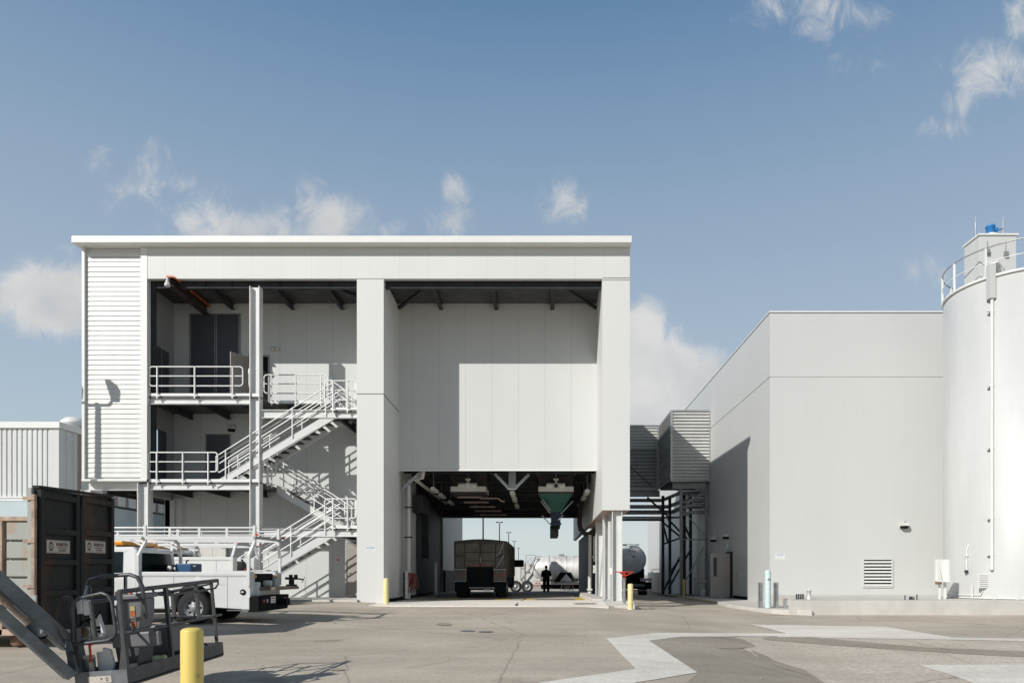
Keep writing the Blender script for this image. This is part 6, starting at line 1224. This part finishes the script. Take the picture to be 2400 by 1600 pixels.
# gate hoop on the near end
hp_ = [(-wd + .04, -.02, .56), (-wd + .07, -.02, .95), (-wd + .10, -.02, 1.03), (-wd + .17, -.02, 1.07), (-.20, -.02, 1.11), (-.13, -.02, 1.08), (-.09, -.02, 1.0), (-.075, -.02, .68), (-.10, -.02, .60), (-.18, -.02, .555), (-wd + .04, -.02, .53)]
tb(hp_, .02, 'gate_hoop'); tb([(-wd + .02, .02, .54), (-.15, .02, .555)], .018, 'gate_bar')
tb([(-wd + .30, .0, .60), (-wd + .28, .0, 1.02)], .022, 'gate_bar')
q = MB(); q.box(-wd + .04, -wd + .11, .0, .03, .55, .72); lb(q, 'latch_box', 'plastic_grey'); tb([(-wd + .12, .0, .57), (-wd + .24, .0, .58), (-wd + .24, .0, .72), (-wd + .1, .0, .73)], .008, 'latch_wire')
# console
CN = thing('control_console', None, None); CN.parent = LF; CN.location = (0, 0, 0)
q = MB(); q.prism([(-.30, .62), (-.04, .62), (.02, .82), (.04, 1.0), (-.28, 1.0), (-.32, .9)], 1, .35, .62); lb(q, 'housing', 'plastic_grey', CN, .02)
q = MB(); q.box(-.34, .06, .30, .66, 1.0, 1.06); lb(q, 'panel_top', 'plastic_grey', CN, .015)
for k, m in enumerate(('red', 'offwhite', 'offwhite', 'red', 'offwhite')): q = MB(); q.lathe([(.018, 1.06), (.018, 1.1), (0, 1.11)], (-.28 + k * .06, .36, 0), 10); lb(q, 'button', m, CN)
for (a, b_) in ((-.27, -.21), (-.12, -.06)):
    for k, m in enumerate(('warn_orange', 'decal_cream', 'warn_orange', 'warn_yellow')): q = MB(); q.box(a, b_, .342, .348, .66 + k * .065, .72 + k * .065); lb(q, 'warning_decal', m, CN)
q = MB(); q.prism([(-.45, .60), (-.36, .58), (-.31, .63), (-.36, .86), (-.48, .86)], 1, .10, .16); lb(q, 'white_cover', 'sign_white', CN, .012)
for k in (0, 1): q = MB(); q.box(-.40 + .0, -.345, .094, .099, .64 + k * .045, .672 + k * .045); lb(q, 'cover_slot', 'black', CN)
q = MB(); q.box(-.5, -.42, .05, .10, .86, 1.04); q.box(-.58, -.51, .05, .1, .88, 1.05); lb(q, 'switch_box', 'sign_white', CN, .01)
for pts, r, m in (([(-.60, .3, 1.2), (-.56, .3, 1.27), (-.4, .3, 1.30), (-.05, .3, 1.30), (.04, .3, 1.26), (.09, .3, 1.15), (.1, .3, .75)], .024, 'cage'), ([(-.60, .3, 1.2), (-.5, .2, 1.17), (-.45, .12, 1.12), (-.43, .1, 1.0)], .022, 'cage'), ([(-.52, .18, 1.17), (-.52, .1, .98)], .02, 'galv'), ([(-.48, .1, 1.0), (-.46, .12, .75), (-.40, .1, .88)], .018, 'black'), ([(-.5, .1, .8), (-.38, .08, .82), (-.33, .1, .9)], .014, 'black')):
    q = MB(); q.tube(pts, r, 8); lb(q, 'hoop_bar', m, CN)
q = MB(); q.prism([(-.30, .10), (-.08, .12), (.0, .5), (-.02, .56), (-.34, .55)], 1, .3, .6); lb(q, 'pedestal', 'plastic_dark', CN, .01)
q = MB(); q.prism([(-.42, .15), (-.36, .06), (-.30, .25), (-.33, .42), (-.42, .45)], 1, .2, .25); q.box(-.5, -.42, .2, .24, .12, .4); lb(q, 'white_guard', 'sign_white', CN, .008)
q = MB(); q.box(-.35, .25, .28, .34, .42, .60); lb(q, 'side_tray', 'plastic_grey', CN, .02)
q = MB(); q.tube([(-.5, .1, .22), (-.5, .1, .52)], .014, 8); q.tube([(-.5, .1, .50), (-.4, .1, .53)], .012, 8); lb(q, 'red_lever', 'red', CN)
q = MB(); q.lathe([(.0, .06), (.06, .06), (.06, .32), (.07, .34), (0, .34)], (-.56, .16, 0), 14); lb(q, 'rotator_motor', 'steel_grey', CN)
q = MB(); q.box(-.60, -.47, .10, .13, .34, .38); q.box(-.52, -.47, .08, .1, .1, .3); lb(q, 'motor_bracket', 'decal_cream', CN)
q = MB(); q.box(-.40, -.10, 1.1, 1.5, .22, .60); lb(q, 'storage_box', 'plastic_grey', BK, .02)
q = MB(); q.box(-wd * .75, -wd * .3, -.016, -.0125, .06, .14); lb(q, 'white_label', 'decal_cream', BK)
q = MB(); q.box(-wd * .5, -wd * .47, -.018, -.0165, .10, .115); q.tube([(-wd * .38 + .012 * math.cos(k), -.018, .1 + .022 * math.sin(k)) for k in [i * math.pi / 5 for i in range(10)]], .003, 4, closed=True); lb(q, 'scribble', 'black', BK)
# gloves left in the basket
q = MB(); r_ = random.Random(3)
gl = thing('work_gloves', 'crumpled pale yellow work gloves lying in the lift basket', 'gloves', tuple(ML @ Vector((-.15, .95, .1))))
for k in range(2):
    J = [(-.2 + k * .1, .75 + .08 * k, .15), (-.16 + k * .1, .80, .2), (-.10 + k * .08, .78, .19), (-.13 + k * .08, .88, .21), (-.22 + k * .1, .9, .2), (-.08 + k * .05, .83, .22)]
    me = bpy.data.meshes.new('glove'); me.from_pydata([gl.location * 0 + (ML @ Vector(p)) - gl.location for p in J], [(0, 1), (1, 2), (1, 3), (1, 4), (2, 5)], []); o = bpy.data.objects.new('glove', me); COL.objects.link(o); o.parent = gl; me.materials.append(MC['glove'])
    md = o.modifiers.new('skin', 'SKIN'); md.use_smooth_shade = True
    for i in range(6): me.skin_vertices[0].data[i].radius = ((.045, .05, .022, .02, .02, .018)[i],) * 2
    me.skin_vertices[0].data[1].use_root = True; sb = o.modifiers.new('s', 'SUBSURF'); sb.levels = sb.render_levels = 1
q = MB(); q.tube([tuple(ML @ Vector(p)) for p in ((-.3, .5, .06), (-.2, .7, .09), (-.15, .62, .07), (-.22, .55, .1), (-.3, .65, .06))], .02, 6); q.build('dark_red_strap', 'hose_red', label='dark red strap coiled on the lift basket floor', cat='strap')
# boom arms
BM = thing('boom_arm', None, None); BM.parent = LF; BM.location = (0, 0, 0)
def beam(p0, p1, h, w, m='boom', name='boom_section'): q = MB(); q.bar(p0, p1, w, h, (0, 0, 1)); return q.build(name, m, BM, bevel=.012)
D0, D1 = 8.0, 8.55
def pl(px, py, Y): return (wx(px, Y), Y, wz(py, Y))
a, b_ = Vector(pl(164, 1513, D1)), Vector(pl(0, 1366, D0)); dr_ = (b_ - a).normalized(); beam(a, b_ + dr_ * 3.2, .16, .24)
tip = b_ + dr_ * 3.2
a2, b2 = Vector(pl(165, 1583, 8.35)), Vector(pl(0, 1436, 7.85)); dr2 = (b2 - a2).normalized(); beam(a2, b2 + dr2 * 3.1, .12, .2)
a3, b3 = Vector(pl(70, 1460, 8.2)), Vector(pl(0, 1396, 7.98)); q = MB(); q.tube([a3, b3 + (b3 - a3).normalized() * 1.5], .045, 14); q.build('cylinder', 'box_rim', BM)
q = MB(); q.tube([a3, a3 + (a3 - b3).normalized() * .12], .022, 10); q.build('cylinder_rod', 'chrome', BM)
q = MB(); c = Vector(pl(100, 1480, 8.2)); q.prism([(c.x - .12, c.z + .05), (c.x - .02, c.z + .12), (c.x + .12, c.z + .02), (c.x + .02, c.z - .09), (c.x - .08, c.z - .09)], 1, c.y - .16, c.y - .14); q.build('pivot_plate', 'boom', BM, bevel=.006)
q = MB(); q.tube([(c.x - .03, c.y - .18, c.z - .0), (c.x - .03, c.y - .12, c.z)], .03, 12); q.build('pivot_pin', 'steel_dark', BM)
q = MB(); q.prism([(wx(146, 8.4), wz(1500, 8.4)), (wx(166, 8.4), wz(1500, 8.4)), (wx(184, 8.4), wz(1585, 8.4)), (wx(160, 8.4), wz(1585, 8.4)), (wx(156, 8.4), wz(1540, 8.4))], 1, 8.40, 8.62); q.build('head_link', 'boom', BM, bevel=.01)
q = MB(); q.tube([pl(168, 1530, 8.35), pl(168, 1530, 8.7)], .03, 10); q.build('pivot_pin', 'steel_dark', BM)
q = MB(); q.tube([pl(30, 1445, 8.1), pl(60, 1470, 8.15), pl(95, 1495, 8.2), pl(110, 1490, 8.25)], .012, 6); q.tube([pl(20, 1440, 8.1), pl(55, 1478, 8.15), pl(90, 1500, 8.2)], .012, 6); q.build('hydraulic_hose', 'black', BM)
for k, (o1, o2) in enumerate(((.0, .0), (.03, .02))):
    q = MB(); q.tube([pl(0, 1345 + 8 * k, 8.0), pl(60, 1392 + 9 * k, 8.15 - .05), pl(120, 1452 + 9 * k, 8.3), pl(150, 1500 + 6 * k, 8.4), pl(172, 1478, 8.5), pl(200, 1452, 8.7), pl(226, 1470, 8.75)], .011, 6); q.build('control_cable', 'black', BM)
q = MB(); n_ = (b_ - a).normalized(); m_ = a + n_ * .28
for t_ in (0, .9): c2 = a + n_ * (.35 + t_); q.tube([(c2.x, c2.y - .13, c2.z), (c2.x, c2.y - .118, c2.z)], .018, 10)
q.build('bolt_head', 'galv', BM)
q = MB(); c2 = a + n_ * .62; u_ = n_ * .11; q.add([tuple(c2 - u_ + Vector((0, -.124, -.035))), tuple(c2 + u_ + Vector((0, -.124, -.035))), tuple(c2 + u_ + Vector((0, -.124, .03))), tuple(c2 - u_ + Vector((0, -.124, .03)))], [(0, 1, 2, 3)]); q.build('weld_band', 'sign_grey', BM)
# chassis, outside the frame at the left
CH = thing('chassis', None, None); CH.parent = LF; CH.location = (0, 0, 0); bx_ = tip.x - .4; g0 = gz(bx_, 7)
q = MB(); q.bar(tip, (bx_ - .6, 6.9, g0 + 1.3), .3, .3); q.box(bx_ - 1.6, bx_ + .4, 6.2, 7.6, g0 + .55, g0 + 1.5); q.build('turntable', 'boom', CH, bevel=.03)
q = MB(); q.box(bx_ - 2.0, bx_ + .6, 6.1, 7.7, g0 + .35, g0 + .55); q.build('base_frame', 'plastic_dark', CH)
for xx in (bx_ - 1.7, bx_ + .3):
    for yy_, s in ((6.0, -1), (7.8, 1)): wheel(CH, xx, yy_, g0 + .42, .42, .3, 1, side=s)
# =================================================================== litter and stains
r_ = random.Random(11); q = MB()
spots = [(920, 1440, 60, 9, 26), (1060, 1430, 90, 8, 22), (1250, 1440, 160, 20, 30), (850, 1460, 70, 12, 14), (1700, 1500, 200, 50, 16), (700, 1520, 250, 60, 22), (1150, 1520, 250, 50, 22), (2250, 1452, 90, 10, 8), (1380, 1415, 40, 6, 10), (975, 1437, 12, 3, 10), (820, 1470, 10, 3, 6)]
for (px, py, sx, sy, n) in spots:
    for _ in range(n):
        gx, gy = gpt(px + r_.gauss(0, sx * .6), py + abs(r_.gauss(0, sy * .6)) - sy * .3); s = r_.uniform(.012, .035); z = gz(gx, gy) + .012; a = r_.uniform(0, 3)
        q.add([(gx + s * math.cos(a), gy + s * math.sin(a), z), (gx + s * math.cos(a + 1.7), gy + s * math.sin(a + 1.7), z + .006), (gx + s * math.cos(a + 3.2), gy + s * math.sin(a + 3.2), z + .002), (gx + s * math.cos(a + 4.6), gy + s * math.sin(a + 4.6), z + .008)], [(0, 1, 2, 3)])
q.build('litter_scraps', 'sign_white', label='tiny white scraps scattered over the asphalt', cat='litter', kind='stuff')
for i, (px, py, rx, ry) in enumerate(((1040, 1463, 18, 3.2), (1096, 1478, 18, 1.8), (1138, 1480, 18, 1.8), (790, 1569, 18, 3), (1715, 1517, 34, 3.5))):
    pts = [(px + rx * math.cos(a), py + ry * math.sin(a)) for a in [k * math.pi / 10 for k in range(20)]]
    sheet('utility_cover', gpoly(pts), 'asphalt_dark' if i in (0, 3, 4) else 'steel_grey', .013, label=['brownish round patch cover in front of the passage', 'dark flat cover in front of the passage, left of a pair', 'dark flat cover in front of the passage, right of a pair', 'worn round cover in the asphalt near the railing shadow', 'round manhole cover at the edge of the broken concrete'][i], cat='utility cover')
bpy.context.view_layer.update()
